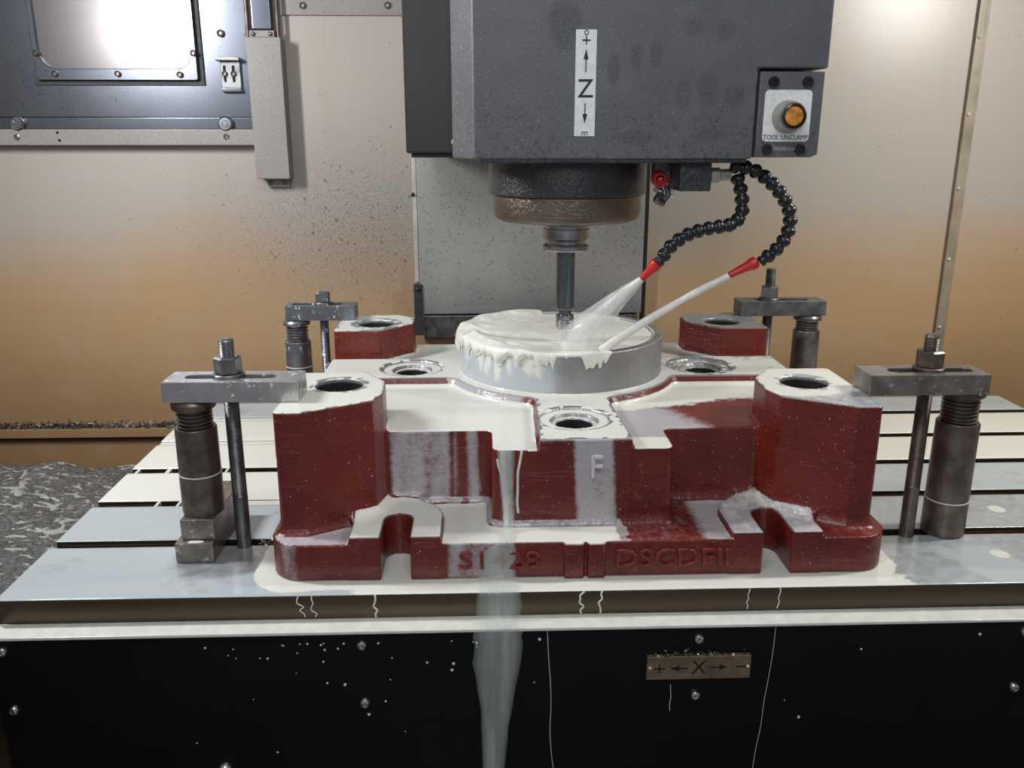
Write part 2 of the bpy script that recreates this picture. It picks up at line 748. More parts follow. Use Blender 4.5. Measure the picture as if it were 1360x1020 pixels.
def fast_mesh(me, V, Q):
    me.vertices.add(len(V))
    me.vertices.foreach_set('co', np.ascontiguousarray(V, dtype=np.float32).ravel())
    me.loops.add(Q.size)
    me.loops.foreach_set('vertex_index', np.ascontiguousarray(Q, dtype=np.int32).ravel())
    me.polygons.add(len(Q))
    me.polygons.foreach_set('loop_start', np.arange(0, Q.size, 4, dtype=np.int32))
    me.update(calc_edges=True)
    me.polygons.foreach_set('use_smooth', np.ones(len(Q), dtype=bool))
    me.update()


# ------------------------------------------------------------------ the setting
def structure(name, bm, mat, smooth=35):
    o = build(name, bm, mat, None, smooth)
    o['kind'] = 'structure'
    return o


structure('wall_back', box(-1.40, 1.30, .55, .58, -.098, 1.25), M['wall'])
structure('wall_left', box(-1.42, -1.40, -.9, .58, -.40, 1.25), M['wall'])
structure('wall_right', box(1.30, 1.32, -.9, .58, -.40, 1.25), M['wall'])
structure('floor', box(-1.42, 1.32, -.9, .60, -.42, -.40), M['dark_face'])
# foot of the back wall: a beige fold, a dark slot and the lower tan sheet
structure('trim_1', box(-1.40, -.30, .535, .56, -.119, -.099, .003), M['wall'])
structure('trim_2', box(-1.40, 1.30, .575, .585, -.16, -.112), M['dark_face'])
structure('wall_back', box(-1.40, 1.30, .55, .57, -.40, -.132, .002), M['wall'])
# upright seam strip of the right-hand wall sheet
b = box(.822, .838, .541, .551, -.05, 1.2, .002)
b = box(.838, .846, .546, .551, -.05, 1.2, .001, 1, b)
sm = structure('trim_3', b, simple('grimy_seam_strip', (.27, .225, .165), .4, .1, .2, 15))
for z in (.10, .24, .38, .52, .66):
    b = lathe([(.004, 0), (.004, .0015), (.002, .003), (0, .0032)], 10, (.829, .541, z), (0, -1, 0))
    build('rivet', b, M['wall_trim'], sm)
# overlapping wall sheet over the door
wp = structure('trim_4', box(-.478, -.15, .545, .552, .693, 1.1, .001), M['speck_beige'])
for x, z in ((-.437, .709), (-.283, .710), (-.36, .79)):
    b = lathe([(.006, 0), (.006, .003), (.0035, .005), (.003, .003), (0, .003)], 14, (x, .545, z), (0, -1, 0))
    build('screw', b, M['dark_steel'], wp)

# centre way cover behind the spindle
wc = empty('column_way_cover', (-.015, .55, .09), 'grey steel sheet cover behind the spindle with streaked lower edge', 'way cover')
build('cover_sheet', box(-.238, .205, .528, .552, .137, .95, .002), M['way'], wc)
build('wiper', box(-.232, .20, .532, .552, .086, .134, .003), M['dark_steel'], wc)
build('edge_strip', box(-.2475, -.2395, .540, .552, .20, .95, .001), M['wall_trim'], wc)
build('gap_shade', box(.2065, .2165, .549, .553, .09, .95), M['black'], wc)  # black strip standing in for the shade of the gap
build('side_gasket', box(-.2495, -.2325, .524, .534, .095, .198, .001), M['rubber'], wc)
for x, z in ((-.247, .371), (-.241, .188)):
    b = lathe([(.004, 0), (.004, .003), (.002, .004), (0, .004)], 12, (x, .540 if z > .3 else .524, z), (0, -1, 0))
    build('screw', b, M['black_plastic'], wc)

# ------------------------------------------------------------------ tool changer door, top left
td = empty('tool_changer_door', (-.8, .548, .50), 'bluish steel sliding door with a rounded inset panel, left of the column', 'door')
build('door_sheet', box(-1.38, -.537, .536, .5495, .513, 1.2, .002), M['door'], td)
fr = prism(rrect(-.925, -.632, .578, 1.15, .004, 2), .524, .5358, [rrect(-.915, -.640, .598, 1.14, .030, 6)[::-1]], .0012, 1, 'xz')
fo = build('inset_frame', fr, M['door'], td)
build('inset_panel', box(-.917, -.638, .531, .5358, .596, 1.142), M['inset'], td)
build('frame_gasket', box(-.9325, -.6235, .532, .5358, .570, .5775), M['rubber'], td)
build('frame_gasket', box(-.6318, -.6235, .532, .5358, .5776, 1.15), M['rubber'], td)
for x, z in ((-.918, .624), (-.889, .589), (-.776, .589), (-.664, .588), (-.636, .625)):
    b = lathe([(.0055, 0), (.0055, .004), (.0035, .0055), (.003, .0035), (0, .0035)], 14, (x, .524, z), (0, -1, 0))
    build('bolt', b, M['black_oxide'], td)
for x, z in ((-.587, .660),):
    b = lathe([(.0065, 0), (.0065, .004), (.004, .0055), (.003, .0035), (0, .0035)], 14, (x, .536, z), (0, -1, 0))
    build('bolt', b, M['black_oxide'], td)
for x in (-.972, -.590):
    b = lathe([(.0125, 0), (.0135, .002), (.0135, .006), (.011, .009), (.006, .009), (.005, .0075), (0, .0075)], 22, (x, .530, .502), (0, -1, 0))
    build('roller', b, M['steel'], td)
build('lower_strip', box(-1.38, -.537, .531, .5495, .4925, .5125, .001), M['door'], td)

dr = empty('door_rail', (-.8, .549, .463), 'beige speckled rail running under the sliding door', 'rail')
build('rail_bar', box(-1.38, -.530, .524, .5495, .463, .492, .002), M['speck_beige'], dr)
for x, z, r in ((-.975, .478, .0055), (-.59, .479, .0055), (-.90, .486, .0025), (-.898, .472, .0025)):
    b = lathe([(r, 0), (r, .001), (r * .6, .0022), (r * .5, .0005), (0, .0005)], 12, (x, .524, z), (0, -1, 0))
    build('screw', b, M['steel' if r > .003 else 'black_plastic'], dr)

# slotted stop bracket
sb = empty('stop_bracket', (-.575, .536, .56), 'small slotted steel bracket with two screws beside the door guard', 'bracket')
b = prism([(-.592, .565), (-.556, .565), (-.556, .612), (-.592, .612)], .530, .536,
          [rrect(-.5865, -.5825, .576, .604, .0018, 3)[::-1], rrect(-.5705, -.5665, .576, .604, .0018, 3)[::-1]], .0008, 1, 'xz')
build('plate', b, M['dark_steel'], sb)
build('top_flange', box(-.597, -.554, .518, .536, .612, .618, .001), M['dark_steel'], sb)
build('bottom_flange', box(-.592, -.556, .526, .536, .558, .565, .001), M['door'], sb)
for x in (-.5845, -.5685):
    build('screw', lathe([(.005, 0), (.005, .003), (.003, .0042), (.0025, .002), (0, .002)], 14, (x, .530, .590), (0, -1, 0)), M['black_oxide'], sb)

# cylinder guard
cg = empty('cylinder_guard', (-.50, .549, .39), 'tall beige speckled box guard covering the door cylinder', 'guard')
build('guard_box', box(-.5375, -.475, .512, .5495, .402, .652, .002), M['speck_beige'], cg)
tb = build('mounting_tab', box(-.524, -.483, .540, .5495, .386, .4015, .001), M['speck_beige'], cg)
for x in (-.518, -.490):
    build('screw', lathe([(.004, 0), (.004, .002), (.0022, .003), (0, .003)], 12, (x, .540, .393), (0, -1, 0)), M['black_oxide'], tb)
tb = build('cylinder_end', box(-.532, -.487, .520, .545, .6525, .664, .001), M['speck_beige'], cg)
for x in (-.525, -.494):
    build('screw', lathe([(.004, 0), (.004, .002), (.0022, .003), (0, .003)], 12, (x, .520, .658), (0, -1, 0)), M['black_oxide'], tb)
build('cylinder_body', box(-.528, -.491, .522, .545, .6645, 1.1, .004), M['door'], cg)
for x in (-.537, -.482):
    build('tie_rod', lathe([(.0035, .653), (.0035, 1.1)], 10, (x, .53, 0)), M['black_oxide'], cg)

# ------------------------------------------------------------------ milling head
mh = empty('milling_head', (0, 0, .454), 'charcoal machining head hanging over the red casting', 'machine head')


def bevel_but(bm_, xj, off):
    ed = [e for e in bm_.edges if len(e.link_faces) == 2 and e.calc_face_angle(0) > .5 and not all(abs(v.co.x - xj) < 1e-5 for v in e.verts)]
    bmesh.ops.bevel(bm_, geom=ed, offset=off, segments=2, profile=.5, affect='EDGES')
    return bm_


# the cover is folded in one piece: a left half with a chamfered corner, a right half stepped round the button box
hb = bevel_but(prism([(-.122, -.150), (.10, -.150), (.10, .50), (-.148, .50), (-.148, -.108)], .454, 1.05), .10, .003)
hr = bevel_but(prism([(.10, .454), (.2005, .454), (.2005, .5535), (.281, .5535), (.281, 1.05), (.10, 1.05)], -.150, .50, (), 0, 1, 'xz'), .10, .003)
hb = merge(hb, hr)
bmesh.ops.delete(hb, geom=[f for f in hb.faces if all(abs(v.co.x - .10) < 1e-5 for v in f.verts)], context='FACES')
bmesh.ops.remove_doubles(hb, verts=hb.verts[:], dist=1e-5)
head = build('head_cover', hb, M['head'], mh)
build('bottom_lip', box(-.116, .196, -.1455, .30, .4495, .4545, .0015), M['housing'], mh)
build('column_side', box(-.214, -.1485, .02, .50, .4575, 1.05, .003), M['head_dark'], mh)
build('column_foot', box(-.208, -.1485, .03, .50, .452, .4573, .001), M['rubber'], mh)
build('grease_blob', lathe([(0, -.004), (.003, -.003), (.0045, 0), (.003, .004), (0, .005)], 10, (-.149, .015, .472)), M['wall_trim'], mh)
hs = lathe([(.100, .4545), (.104, .452), (.1045, .409), (.103, .4065), (.098, .4065)], 72)
build('spindle_housing', hs, M['housing'], mh)
ns = lathe([(.0965, .4062), (.098, .405), (.098, .382), (.095, .3755), (.088, .372), (.052, .3715), (.051, .3685), (.046, .3665), (.028, .3665)], 72)
build('spindle_nose', ns, M['nose'], mh)

# Z axis sign
zs = build('axis_sign', box(-.0075, .0158, -.1512, -.1502, .4795, .5935, .0004, 1), M['sign_white'], mh)
text('letter_z', 'Z', .0285, (.0042, -.1515, .5305), M['sign_ink'], zs, .0003, (90, 0, 0), 0, 1.0)


def flat(name, polys, y0, y1, mat, parent):
    bm = None
    for p in polys:
        bm = merge(bm, prism(p, y0, y1, (), 0, 1, 'xz'))
    return build(name, bm, mat, parent, 0)


def rect(x0, x1, z0, z1):
    return [(x0, z0), (x1, z0), (x1, z1), (x0, z1)]


flat('arrow', [rect(.0036, .0048, .549, .563), [(.0014, .5625), (.0070, .5625), (.0042, .5735)]], -.1518, -.1512, M['sign_ink'], zs)
flat('arrow', [rect(.0036, .0048, .503, .5155), [(.0014, .504), (.0070, .504), (.0042, .4935)]], -.1518, -.1512, M['sign_ink'], zs)
flat('plus_sign', [rect(-.0005, .0089, .5818, .5832), rect(.0036, .0048, .578, .5872)], -.1518, -.1512, M['sign_ink'], zs)
b = prism([(.0042 + .0026 * math.cos(t * math.pi / 8), .5905 + .0026 * math.sin(t * math.pi / 8)) for t in range(16)], -.1518, -.1512,
          [[(.0042 + .0018 * math.cos(t * math.pi / 8), .5905 + .0018 * math.sin(t * math.pi / 8)) for t in range(16)][::-1]], 0, 1, 'xz')
build('ring_mark', b, M['sign_ink'], zs, 0)
flat('minus_mark', [rect(.0006, .0078, .4838, .4846), rect(.0006, .0012, .4806, .4838), rect(.0072, .0078, .4806, .4838), rect(.003, .0054, .4812, .4822)], -.1518, -.1512, M['sign_ink'], zs)

# tool unclamp station
uc = build('unclamp_panel', prism([(.2035, .456), (.270, .456), (.278, .4595), (.2785, .5505), (.2035, .5505)], -.148, -.05, (), .002, 2, 'xz'), M['head'], mh)
uc['label'] = 'black corner box with an amber push button'
build('panel_gap', box(.2006, .2034, -.1465, -.05, .456, .553), M['black'], mh)
npl = build('name_plate', prism(rrect(.2105, .2650, .4735, .5305, .005, 4), -.1492, -.1482, (), .0003, 1, 'xz'), M['sign_white'], uc)
text('lettering', 'TOOL UNCLAMP', .0078, (.2378, -.1494, .4782), M['sign_ink'], uc, .0002, (90, 0, 0), 0, .88, 2)
text('serial_lettering', 'DTDU0ESAAA', .0052, (.2375, -.1482, .4655), M['sign_grey'], uc, .0002, (90, 0, 0), 0, .9, 2)
bc = (.2385, -.1492, .5015)
build('button_collar', lathe([(.0185, 0), (.0185, .003), (.017, .012), (.0155, .018), (.0125, .018), (.0125, .016)], 32, bc, (0, -1, 0)), M['lamp_collar'], uc)
build('button_ring', lathe([(.0124, .0), (.0138, .0185), (.0138, .023), (.0118, .024), (.0113, .021)], 32, bc, (0, -1, 0)), M['black_plastic'], uc)
build('push_button', lathe([(.0112, 0), (.0112, .021), (.0102, .0225), (.005, .0235), (0, .0238)], 32, bc, (0, -1, 0)), M['amber'], uc)
for x, z in ((.2195, .539), (.2588, .539), (.2175, .465), (.2565, .465)):
    build('cap_screw', lathe([(.0062, 0), (.0062, .003), (.0052, .0045), (.003, .0045), (.0028, .002), (0, .002)], 18, (x, -.148, z), (0, -1, 0)), M['black_plastic'], uc)

# coolant manifold under the head
mb = build('manifold_block', box(.124, .163, -.118, -.05, .4155, .4493, .002), M['housing'], mh)
build('hose_fitting', lathe([(.007, 0), (.009, .002), (.009, .012), (.007, .014), (.007, .026)], 6, (.163, -.105, .434), (1, .0, .02)), M['lamp_collar'], mb)
build('side_plate', box(.103, .1235, -.07, -.045, .425, .4493, .001), M['dark_steel'], mh)
an = build('air_nozzle', lathe([(.0095, 0), (.0105, .003), (.0105, .010), (.008, .0125), (.0055, .0125), (.005, .007), (0, .007)], 24, (.1085, -.0705, .4285), (-.05, -1, -.05)), M['red_plastic'], mh)
build('nozzle_tip', lathe([(.0045, 0), (.0045, .014), (.0028, .0145), (.0026, .010), (0, .010)], 18, (.1085, -.0785, .4280), (-.1, -1, -.12)), M['red_plastic'], an)
b = tube(spline([(.104, -.07, .418), (.112, -.072, .411), (.106, -.075, .403), (.116, -.074, .398)], 6), .0045, 10)
b = tube(spline([(.118, -.07, .420), (.121, -.073, .410), (.115, -.075, .402)], 6), .0035, 8, b)
build('loose_fitting', b, M['dark_steel'], mh)
build('set_screw', lathe([(.003, 0), (.003, .008), (.002, .009), (0, .009)], 10, (.1255, -.075, .4155), (0, 0, -1)), M['bright_steel'], mb)

# ------------------------------------------------------------------ tool holder in the spindle
th = empty('tool_holder', (0, 0, .2035), 'steel tool holder with slim dark shank reaching into the foam', 'tool holder')
build('flange', lathe([(.022, .3664), (.0285, .3655), (.0285, .3605), (.0312, .360), (.0312, .3475), (.0262, .3445), (.0262, .3405), (.0312, .3375), (.0312, .333), (.029, .331), (.013, .3305)], 48), M['steel'], th)
build('shank', lathe([(.0128, .3303), (.0128, .252), (.0118, .2495), (.009, .2493), (.009, .2425)], 36), simple('blued_steel', (.16, .175, .195), .24, .9, .12, 80), th)
build('collet_nut', lathe([(.0098, .2424), (.0122, .2412), (.0127, .236), (.0115, .2345), (.0127, .233), (.0127, .2265), (.0105, .2225), (.0045, .2222)], 36), M['steel'], th)
build('cutter', lathe([(.0036, .2221), (.0036, .2035), (0, .203)], 16), M['bright_steel'], th)

# ------------------------------------------------------------------ coolant hoses
ball_bm = lathe([(.0042, -.0095), (.0066, -.0090), (.0072, -.0055), (.0052, -.0035), (.0078, -.0010), (.0091, .0025), (.0084, .0060), (.0054, .0084), (.0036, .0086)], 18)
ball_me = bpy.data.meshes.new('hose_segment')
bmesh.ops.recalc_face_normals(ball_bm, faces=ball_bm.faces)
for f in ball_bm.faces:
    f.smooth = True
ball_bm.to_mesh(ball_me)
ball_bm.free()
ball_me.materials.append(M['black_plastic'])


def hose(pts, tip0, tip1, label):
    root = empty('coolant_hose', pts[0], label, 'coolant hose', 'coolant hoses on the machining head')
    path = resample(spline(pts, 40), .0128)
    for i, p in enumerate(path):
        a = path[max(0, i - 1)]
        c = path[min(len(path) - 1, i + 1)]
        o = bpy.data.objects.new('hose_segment', ball_me)
        COL.objects.link(o)
        o.parent = root
        o.location = p - Vector(root.location)
        o.rotation_mode = 'QUATERNION'
        o.rotation_quaternion = Vector((0, 0, 1)).rotation_difference((a - c).normalized())
    d = Vector(tip1) - Vector(tip0)
    L = d.length
    nz = lathe([(.0050, -.003), (.0078, -.001), (.0082, .004), (.0062, .010), (.0050, L * .7), (.0042, L), (.0028, L), (.0026, L * .8), (0, L * .8)], 22, tip0, d)
    build('nozzle', nz, M['red_plastic'], root)['label'] = 'red tapered nozzle'
    return root


hose([(.199, -.107, .427), (.2015, -.109, .4185), (.2035, -.112, .405), (.2025, -.116, .389), (.192, -.118, .3765), (.172, -.120, .373), (.152, -.120, .369),
      (.132, -.120, .361), (.116, -.119, .348), (.1065, -.118, .334)], (.1015, -.116, .3285), (.0855, -.108, .3085),
     'short black segmented hose whose red nozzle sprays at the cutter')
hose([(.1955, -.111, .4445), (.2075, -.112, .4425), (.222, -.113, .4365), (.238, -.117, .424), (.2515, -.120, .408), (.2605, -.121, .390), (.261, -.121, .370),
      (.253, -.121, .352), (.241, -.120, .339), (.2315, -.120, .3325)], (.2235, -.1195, .3295), (.193, -.117, .3135),
     'long black segmented hose arching out right, red nozzle with solid jet')

# spray cone and solid jet
def cone_stream(name, p0, p1, r0, r1, mat, sag, label, nl=40, nr=20, wob=0., fade=None):
    p0, p1 = Vector(p0), Vector(p1)
    P = np.zeros((nr, nl, 3))
    fd = np.zeros((nr, nl))
    d = (p1 - p0).normalized()
    a = d.cross(Vector((0, 1, 0))).normalized()
    c = d.cross(a)
    for j in range(nl):
        t = j / (nl - 1)
        ctr = p0.lerp(p1, t) + Vector((0, 0, sag * 4 * t * (1 - t)))
        r = r0 + (r1 - r0) * t
        for i in range(nr):
            th_ = 2 * math.pi * i / nr
            rr = r * (1 + wob * (float(vnoise(i * .7, t * 5, 0, 1.3)) - .5))
            P[i, j] = ctr + (math.cos(th_) * a + math.sin(th_) * c) * rr
            fd[i, j] = fade(t) if fade else 1.
    me = grid_mesh(name, P, mat, True)
    set_attr(me, 'fade', fd.reshape(-1))
    o = link_mesh(name, me, None)
    return tag(o, label, 'coolant', None, 'stuff')


cone_stream('coolant_spray', (.0855, -.108, .3085), (.008, -.042, .206), .0042, .027, M['spray'], .004,
            'white mist fan of coolant from the short hose', 40, 28, .25, lambda t: .80 - .62 * t)
cone_stream('coolant_spray', (.0855, -.108, .3085), (.004, -.040, .206), .0036, .015, M['spray'], .004,
            'denser core of the white coolant fan at the cutter', 40, 20, .3, lambda t: .85 - .65 * t)
cone_stream('coolant_jet', (.193, -.117, .3135), (.043, -.064, .2065), .0042, .0058, M['jet'], .004,
            'solid white coolant jet landing on the disc', 50, 14, .25)

# ------------------------------------------------------------------ red casting (signed distance field -> surface net)
CX = -.005


def d_box(x, y, x0, x1, y0, y1, r=0.):
    qx = np.abs(x - (x0 + x1) / 2) - (x1 - x0) / 2 + r
    qy = np.abs(y - (y0 + y1) / 2) - (y1 - y0) / 2 + r
    return np.minimum(np.maximum(qx, qy), 0) + np.hypot(np.maximum(qx, 0), np.maximum(qy, 0)) - r


def d_circ(x, y, cx, cy, r):
    return np.hypot(x - cx, y - cy) - r


def d_poly(x, y, P, r=0.):
    """exact signed distance to a polygon, then rounded outwards by r"""
    P = np.array(P)
    d = np.full(np.broadcast(x, y).shape, 1e9)
    ins = np.zeros(d.shape, bool)
    for i in range(len(P)):
        a, b_ = P[i], P[(i + 1) % len(P)]
        ex, ey = b_ - a
        wx, wy = x - a[0], y - a[1]
        t = np.clip((wx * ex + wy * ey) / (ex * ex + ey * ey), 0, 1)
        d = np.minimum(d, np.hypot(wx - ex * t, wy - ey * t))
        c1 = (a[1] <= y) & (b_[1] > y)
        c2 = (a[1] > y) & (b_[1] <= y)
        cr = ex * wy - ey * wx
        ins ^= (c1 & (cr > 0)) | (c2 & (cr < 0))
    return np.where(ins, -d, d) - r


def shrink(P, r):
    """polygon inset by r (ccw)"""
    out = []
    n = len(P)
    for i in range(n):
        p0, p1, p2 = (Vector(P[(i + k) % n]) for k in (-1, 0, 1))
        d1, d2 = (p1 - p0).normalized(), (p2 - p1).normalized()
        n1, n2 = Vector((-d1.y, d1.x)), Vector((-d2.y, d2.x))
        k = r / max(.3, 1 + n1.dot(n2))
        out.append(tuple(p1 + (n1 + n2) * k))
    return out


BOSS_L = [(-.346, -.275), (-.315, -.275), (-.240, -.232), (-.231, -.200), (-.233, -.150), (-.262, -.106), (-.346, -.106)]
BOSS_R = [(2 * CX - x - (.002 if x < -.3 else 0), y) for x, y in BOSS_L][::-1]
BACK_L = [(-.346, .136), (-.272, .136), (-.225, .188), (-.225, .235), (-.25, .262), (-.346, .262)]
BACK_R = [(2 * CX - x, y) for x, y in BACK_L][::-1]
SLOTX = (-.2140, .2165)
DC = (0., .062)
Z1, Z2, ZB, ZD, ZE = .1505, .1385, .190, .205, .052
HOLES = [(-.288, -.165, .0285), (.278, -.172, .0285), (-.284, .191, .0285), (.274, .189, .0285)]
CBORE = [(-.2185, .062), (.2105, .060), (-.004, -.182)]


def f_base(x, y):
    return d_box(x, y, -.355, .349, -.300, .275, .036)


def f_slot(x, y):
    d = None
    for sx in SLOTX:
        q = np.minimum(d_box(x, y, sx - .0165, sx + .0165, -.40, -.2525), d_circ(x, y, sx, -.2525, .0165))
        d = q if d is None else np.minimum(d, q)
    return d


def f_ear(x, y):
    d = None
    for sx in SLOTX:
        q = np.minimum(d_box(x, y, sx - .0515, sx + .0515, -.300, -.245), d_circ(x, y, sx, -.245, .0515))
        d = q if d is None else np.minimum(d, q)
    return d


def f_boss(x, y):
    d = None
    for P in (BOSS_L, BOSS_R, BACK_L, BACK_R):
        q = d_poly(x, y, shrink(P, .008), .008)
        d = q if d is None else np.minimum(d, q)
    return d


def f_body(x, y):
    a = d_box(x, y, -.343, .333, -.190, .262, .01)
    c = d_box(x, y, -.106, .104, -.259, .10, .011)
    k = .012
    h = np.clip(.5 + .5 * (c - a) / k, 0, 1)
    return c * (1 - h) + a * h - k * h * (1 - h)


def f_pad(x, y):
    a = d_box(x, y, -.345, .335, .006, .117, .004)
    c = d_poly(x, y, [(-.051, -.259), (.055, -.259), (.048, -.09), (.048, .27), (-.046, .27), (-.046, -.09)])
    e = d_circ(x, y, DC[0], DC[1], .163)
    d = np.minimum(a, c)
    k = .012
    h = np.clip(.5 + .5 * (e - d) / k, 0, 1)
    return e * (1 - h) + d * h - k * h * (1 - h)


def f_holes(x, y):
    d = None
    for hx, hy, r in HOLES:
        q = d_circ(x, y, hx, hy, r)
        d = q if d is None else np.minimum(d, q)
    return d


def make_casting():
    H = .002
    ax = np.arange(-.366, .3605, H, dtype=np.float32)
    ay = np.arange(-.312, .2885, H, dtype=np.float32)
    az = np.arange(-.005, .2125, H, dtype=np.float32)
    X, Y = np.meshgrid(ax, ay, indexing='ij')
    X3, Y3, Z3 = X[:, :, None], Y[:, :, None], az[None, None, :]
    f32 = np.float32

    def ext(d2, z0, z1, draft=0.):
        d = d2.astype(f32)[:, :, None]
        if draft:
            d = d + (Z3 - f32(z0)) * f32(draft)
        return np.maximum(d, np.maximum(f32(z0) - Z3, Z3 - f32(z1)))

    def smin(a, b, k):
        h = np.clip(f32(.5) + f32(.5 / k) * (b - a), 0, 1)
        return b + (a - b) * h - f32(k) * h * (1 - h)

    wav = (vnoise(X3, Y3, Z3 * 0, 22) - .5).astype(f32) * f32(.0022)
    fb = f_base(X, Y)
    D = ext(fb, 0, .0435)
    # ribs on the front edge of the base
    D = np.minimum(D, ext(np.minimum(d_box(X, Y, -.0255, -.0035, -.3045, -.29, .001), d_box(X, Y, .0015, .0205, -.3045, -.29, .001)), 0, .043))
    D = smin(D, ext(f_ear(X, Y), 0, ZE), .003)
    up = np.minimum(ext(f_body(X, Y) + 0 * X, .0, Z2, .02), ext(f_boss(X, Y), .0, ZB, .012))
    up = smin(ext(f_body(X, Y), .0, Z2, .01), ext(f_boss(X, Y), .0, ZB, .006), .008) + wav * (Z3 < .135)
    D = smin(D, up, .0155)
    D = np.minimum(D, ext(f_pad(X, Y) - np.float32(0), .03, Z1, 0.))
    D = np.minimum(D, np.maximum(f_pad(X, Y).astype(f32)[:, :, None] + (Z3 - f32(Z1 - .001)) * f32(.55), np.maximum(f32(Z2 - .004) - Z3, Z3 - f32(Z1 - .001))) + np.where(Y < -.235, f32(.02), f32(0)).astype(f32)[:, :, None])
    bt = np.minimum(ext(f_boss(X, Y) + .0015, .1, ZB), 1)
    D = np.minimum(D, bt)
    rd = d_circ(X, Y, *DC, .148)
    D = np.minimum(D, ext(rd, .1, ZD))
    # cuts
    def cut(D, c):
        return np.maximum(D, -c)
    D = cut(D, ext(d_circ(X, Y, *DC, .1335), ZD - .0052, .3))
    D = cut(D, ext(np.abs(d_circ(X, Y, *DC, .131)) - .0024, ZD - .009, .3))
    D = cut(D, ext(f_slot(X, Y), -.1, .3 if False else .075))
    for hx, hy, r in HOLES:
        D = cut(D, ext(d_circ(X, Y, hx, hy, r), .03, .3))
    for cx, cy in CBORE:
        D = cut(D, ext(d_circ(X, Y, cx, cy, .0435), Z1 - .0035, .18))
        D = cut(D, ext(d_circ(X, Y, cx, cy, .0285), Z1 - .008, .18))
        D = cut(D, ext(d_circ(X, Y, cx, cy, .0220), .04, .18))
    D = np.maximum(D, -Z3)
    # surface net
    V, Q = surface_net(D, (float(ax[0]), float(ay[0]), float(az[0])), H)
    return V, Q


def surface_net(D, org, h):
    nx, ny, nz = D.shape
    s = D < 0
    mixed = np.zeros((nx - 1, ny - 1, nz - 1), np.int8)
    for i in (0, 1):
        for j in (0, 1):
            for k in (0, 1):
                mixed += s[i:nx - 1 + i, j:ny - 1 + j, k:nz - 1 + k]
    act = (mixed > 0) & (mixed < 8)
    ijk = np.argwhere(act)
    vid = np.full(act.shape, -1, np.int32)
    vid[act] = np.arange(len(ijk))
    I, J, K = ijk.T
    corner = {}
    for i in (0, 1):
        for j in (0, 1):
            for k in (0, 1):
                corner[i, j, k] = D[I + i, J + j, K + k]
    acc = np.zeros((len(ijk), 3), np.float32)
    cnt = np.zeros(len(ijk), np.float32)
    for a in corner:
        for d in range(3):
            if a[d]:
                continue
            b_ = list(a)
            b_[d] = 1
            b_ = tuple(b_)
            u, v = corner[a], corner[b_]
            x = (u < 0) != (v < 0)
            t = np.where(x, u / np.where(x, u - v, 1), 0)
            for e in range(3):
                acc[:, e] += np.where(x, a[e] + (t if e == d else 0), 0)
            cnt += x
    V = (ijk + acc / cnt[:, None]) * h + np.array(org)
    quads = []
    for d in range(3):
        o1, o2 = [(1, 2), (2, 0), (0, 1)][d]
        sl0 = [slice(1, n - 1) for n in D.shape]
        sl1 = list(sl0)
        sl0[d] = slice(0, D.shape[d] - 1)
        sl1[d] = slice(1, D.shape[d])
        a, b_ = s[tuple(sl0)], s[tuple(sl1)]
        for flip in (False, True):
            e = np.argwhere((a & ~b_) if not flip else (~a & b_))
            off = np.ones(3, int)
            off[d] = 0
            e = e + off
            c = []
            for (p, q) in ((-1, -1), (0, -1), (0, 0), (-1, 0)):
                m = e.copy()
                m[:, o1] += p
                m[:, o2] += q
                c.append(vid[m[:, 0], m[:, 1], m[:, 2]])
            qd = np.stack(c, 1)
            quads.append(qd if not flip else qd[:, ::-1])
    return V, np.concatenate(quads)


V, Q = make_casting()
V[:, 2] += .0006
me = bpy.data.meshes.new('machine_base_casting')
fast_mesh(me, V, Q)
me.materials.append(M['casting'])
N = np.zeros(len(V) * 3, np.float32)
me.vertices.foreach_get('normal', N)
N = N.reshape(-1, 3)
x, y, z = V.T
upf = sstep(.55, .85, N[:, 2])
mach = np.zeros(len(V))
mach = np.maximum(mach, (z > ZB - .0025) * upf)
mach = np.maximum(mach, (np.abs(z - Z1) < .0014) * (f_pad(x, y) < .001) * sstep(.3, .6, N[:, 2]))
mach = np.maximum(mach, ((np.hypot(x - DC[0], y - DC[1]) < .1500) & (z > Z1 + .0012)))
mach = np.maximum(mach, (np.abs(z - ZE) < .002) * (f_ear(x, y) < .0005) * upf)
mach = np.maximum(mach, (f_holes(x, y) < .0018) & (z > .06))
for cx, cy in CBORE:
    mach = np.maximum(mach, (np.hypot(x - cx, y - cy) < .0455) & (z > .05) & (z < Z1 + .003))
# where the milky coolant lies
n1 = vnoise(x, y, z, 30)
n2 = vnoise(x, y, z, 75)
n3 = vnoise(x, y, z, 160)
cool = np.zeros(len(V))
film = np.zeros(len(V))
dpad = f_pad(x, y)
lev2 = (z > .12) & (z < Z1 - .003) & (N[:, 2] > .45) & (dpad > .004)
cool = np.maximum(cool, lev2 * np.where(x < 0, 1., 0.))
rp = lev2 & (x >= 0)                                     # right pool: white towards the back and the front corner
dback = sstep(-.150, -.070, y + .25 * (.11 - x) + .02 * (n1 - .5))
dcorner = sstep(.045, .012, np.abs(x - .078)) * sstep(-.205, -.24, y)
cool = np.maximum(cool, rp * np.maximum(dback, dcorner) * .95)
film = np.maximum(film, rp * sstep(.215, .12, x + .5 * (y + .2)) * .95)
pad = (np.abs(z - Z1) < .0014) & (N[:, 2] > .45)
pin = sstep(.0, .0035, -dpad)                             # bare dark edge along the pads
lace = (n2 + n3) * .5
hd2 = np.min([np.abs(np.hypot(x - a, y - b_) - .0435) for a, b_ in CBORE], axis=0)
padc = np.where(x < .06, .92, .62 + .4 * (n1 - .5)) - .75 * sstep(.010, .0, hd2) * (lace > .47)
padc = padc - .6 * sstep(.012, .0, -dpad) * (lace > .52) * (y < -.1)
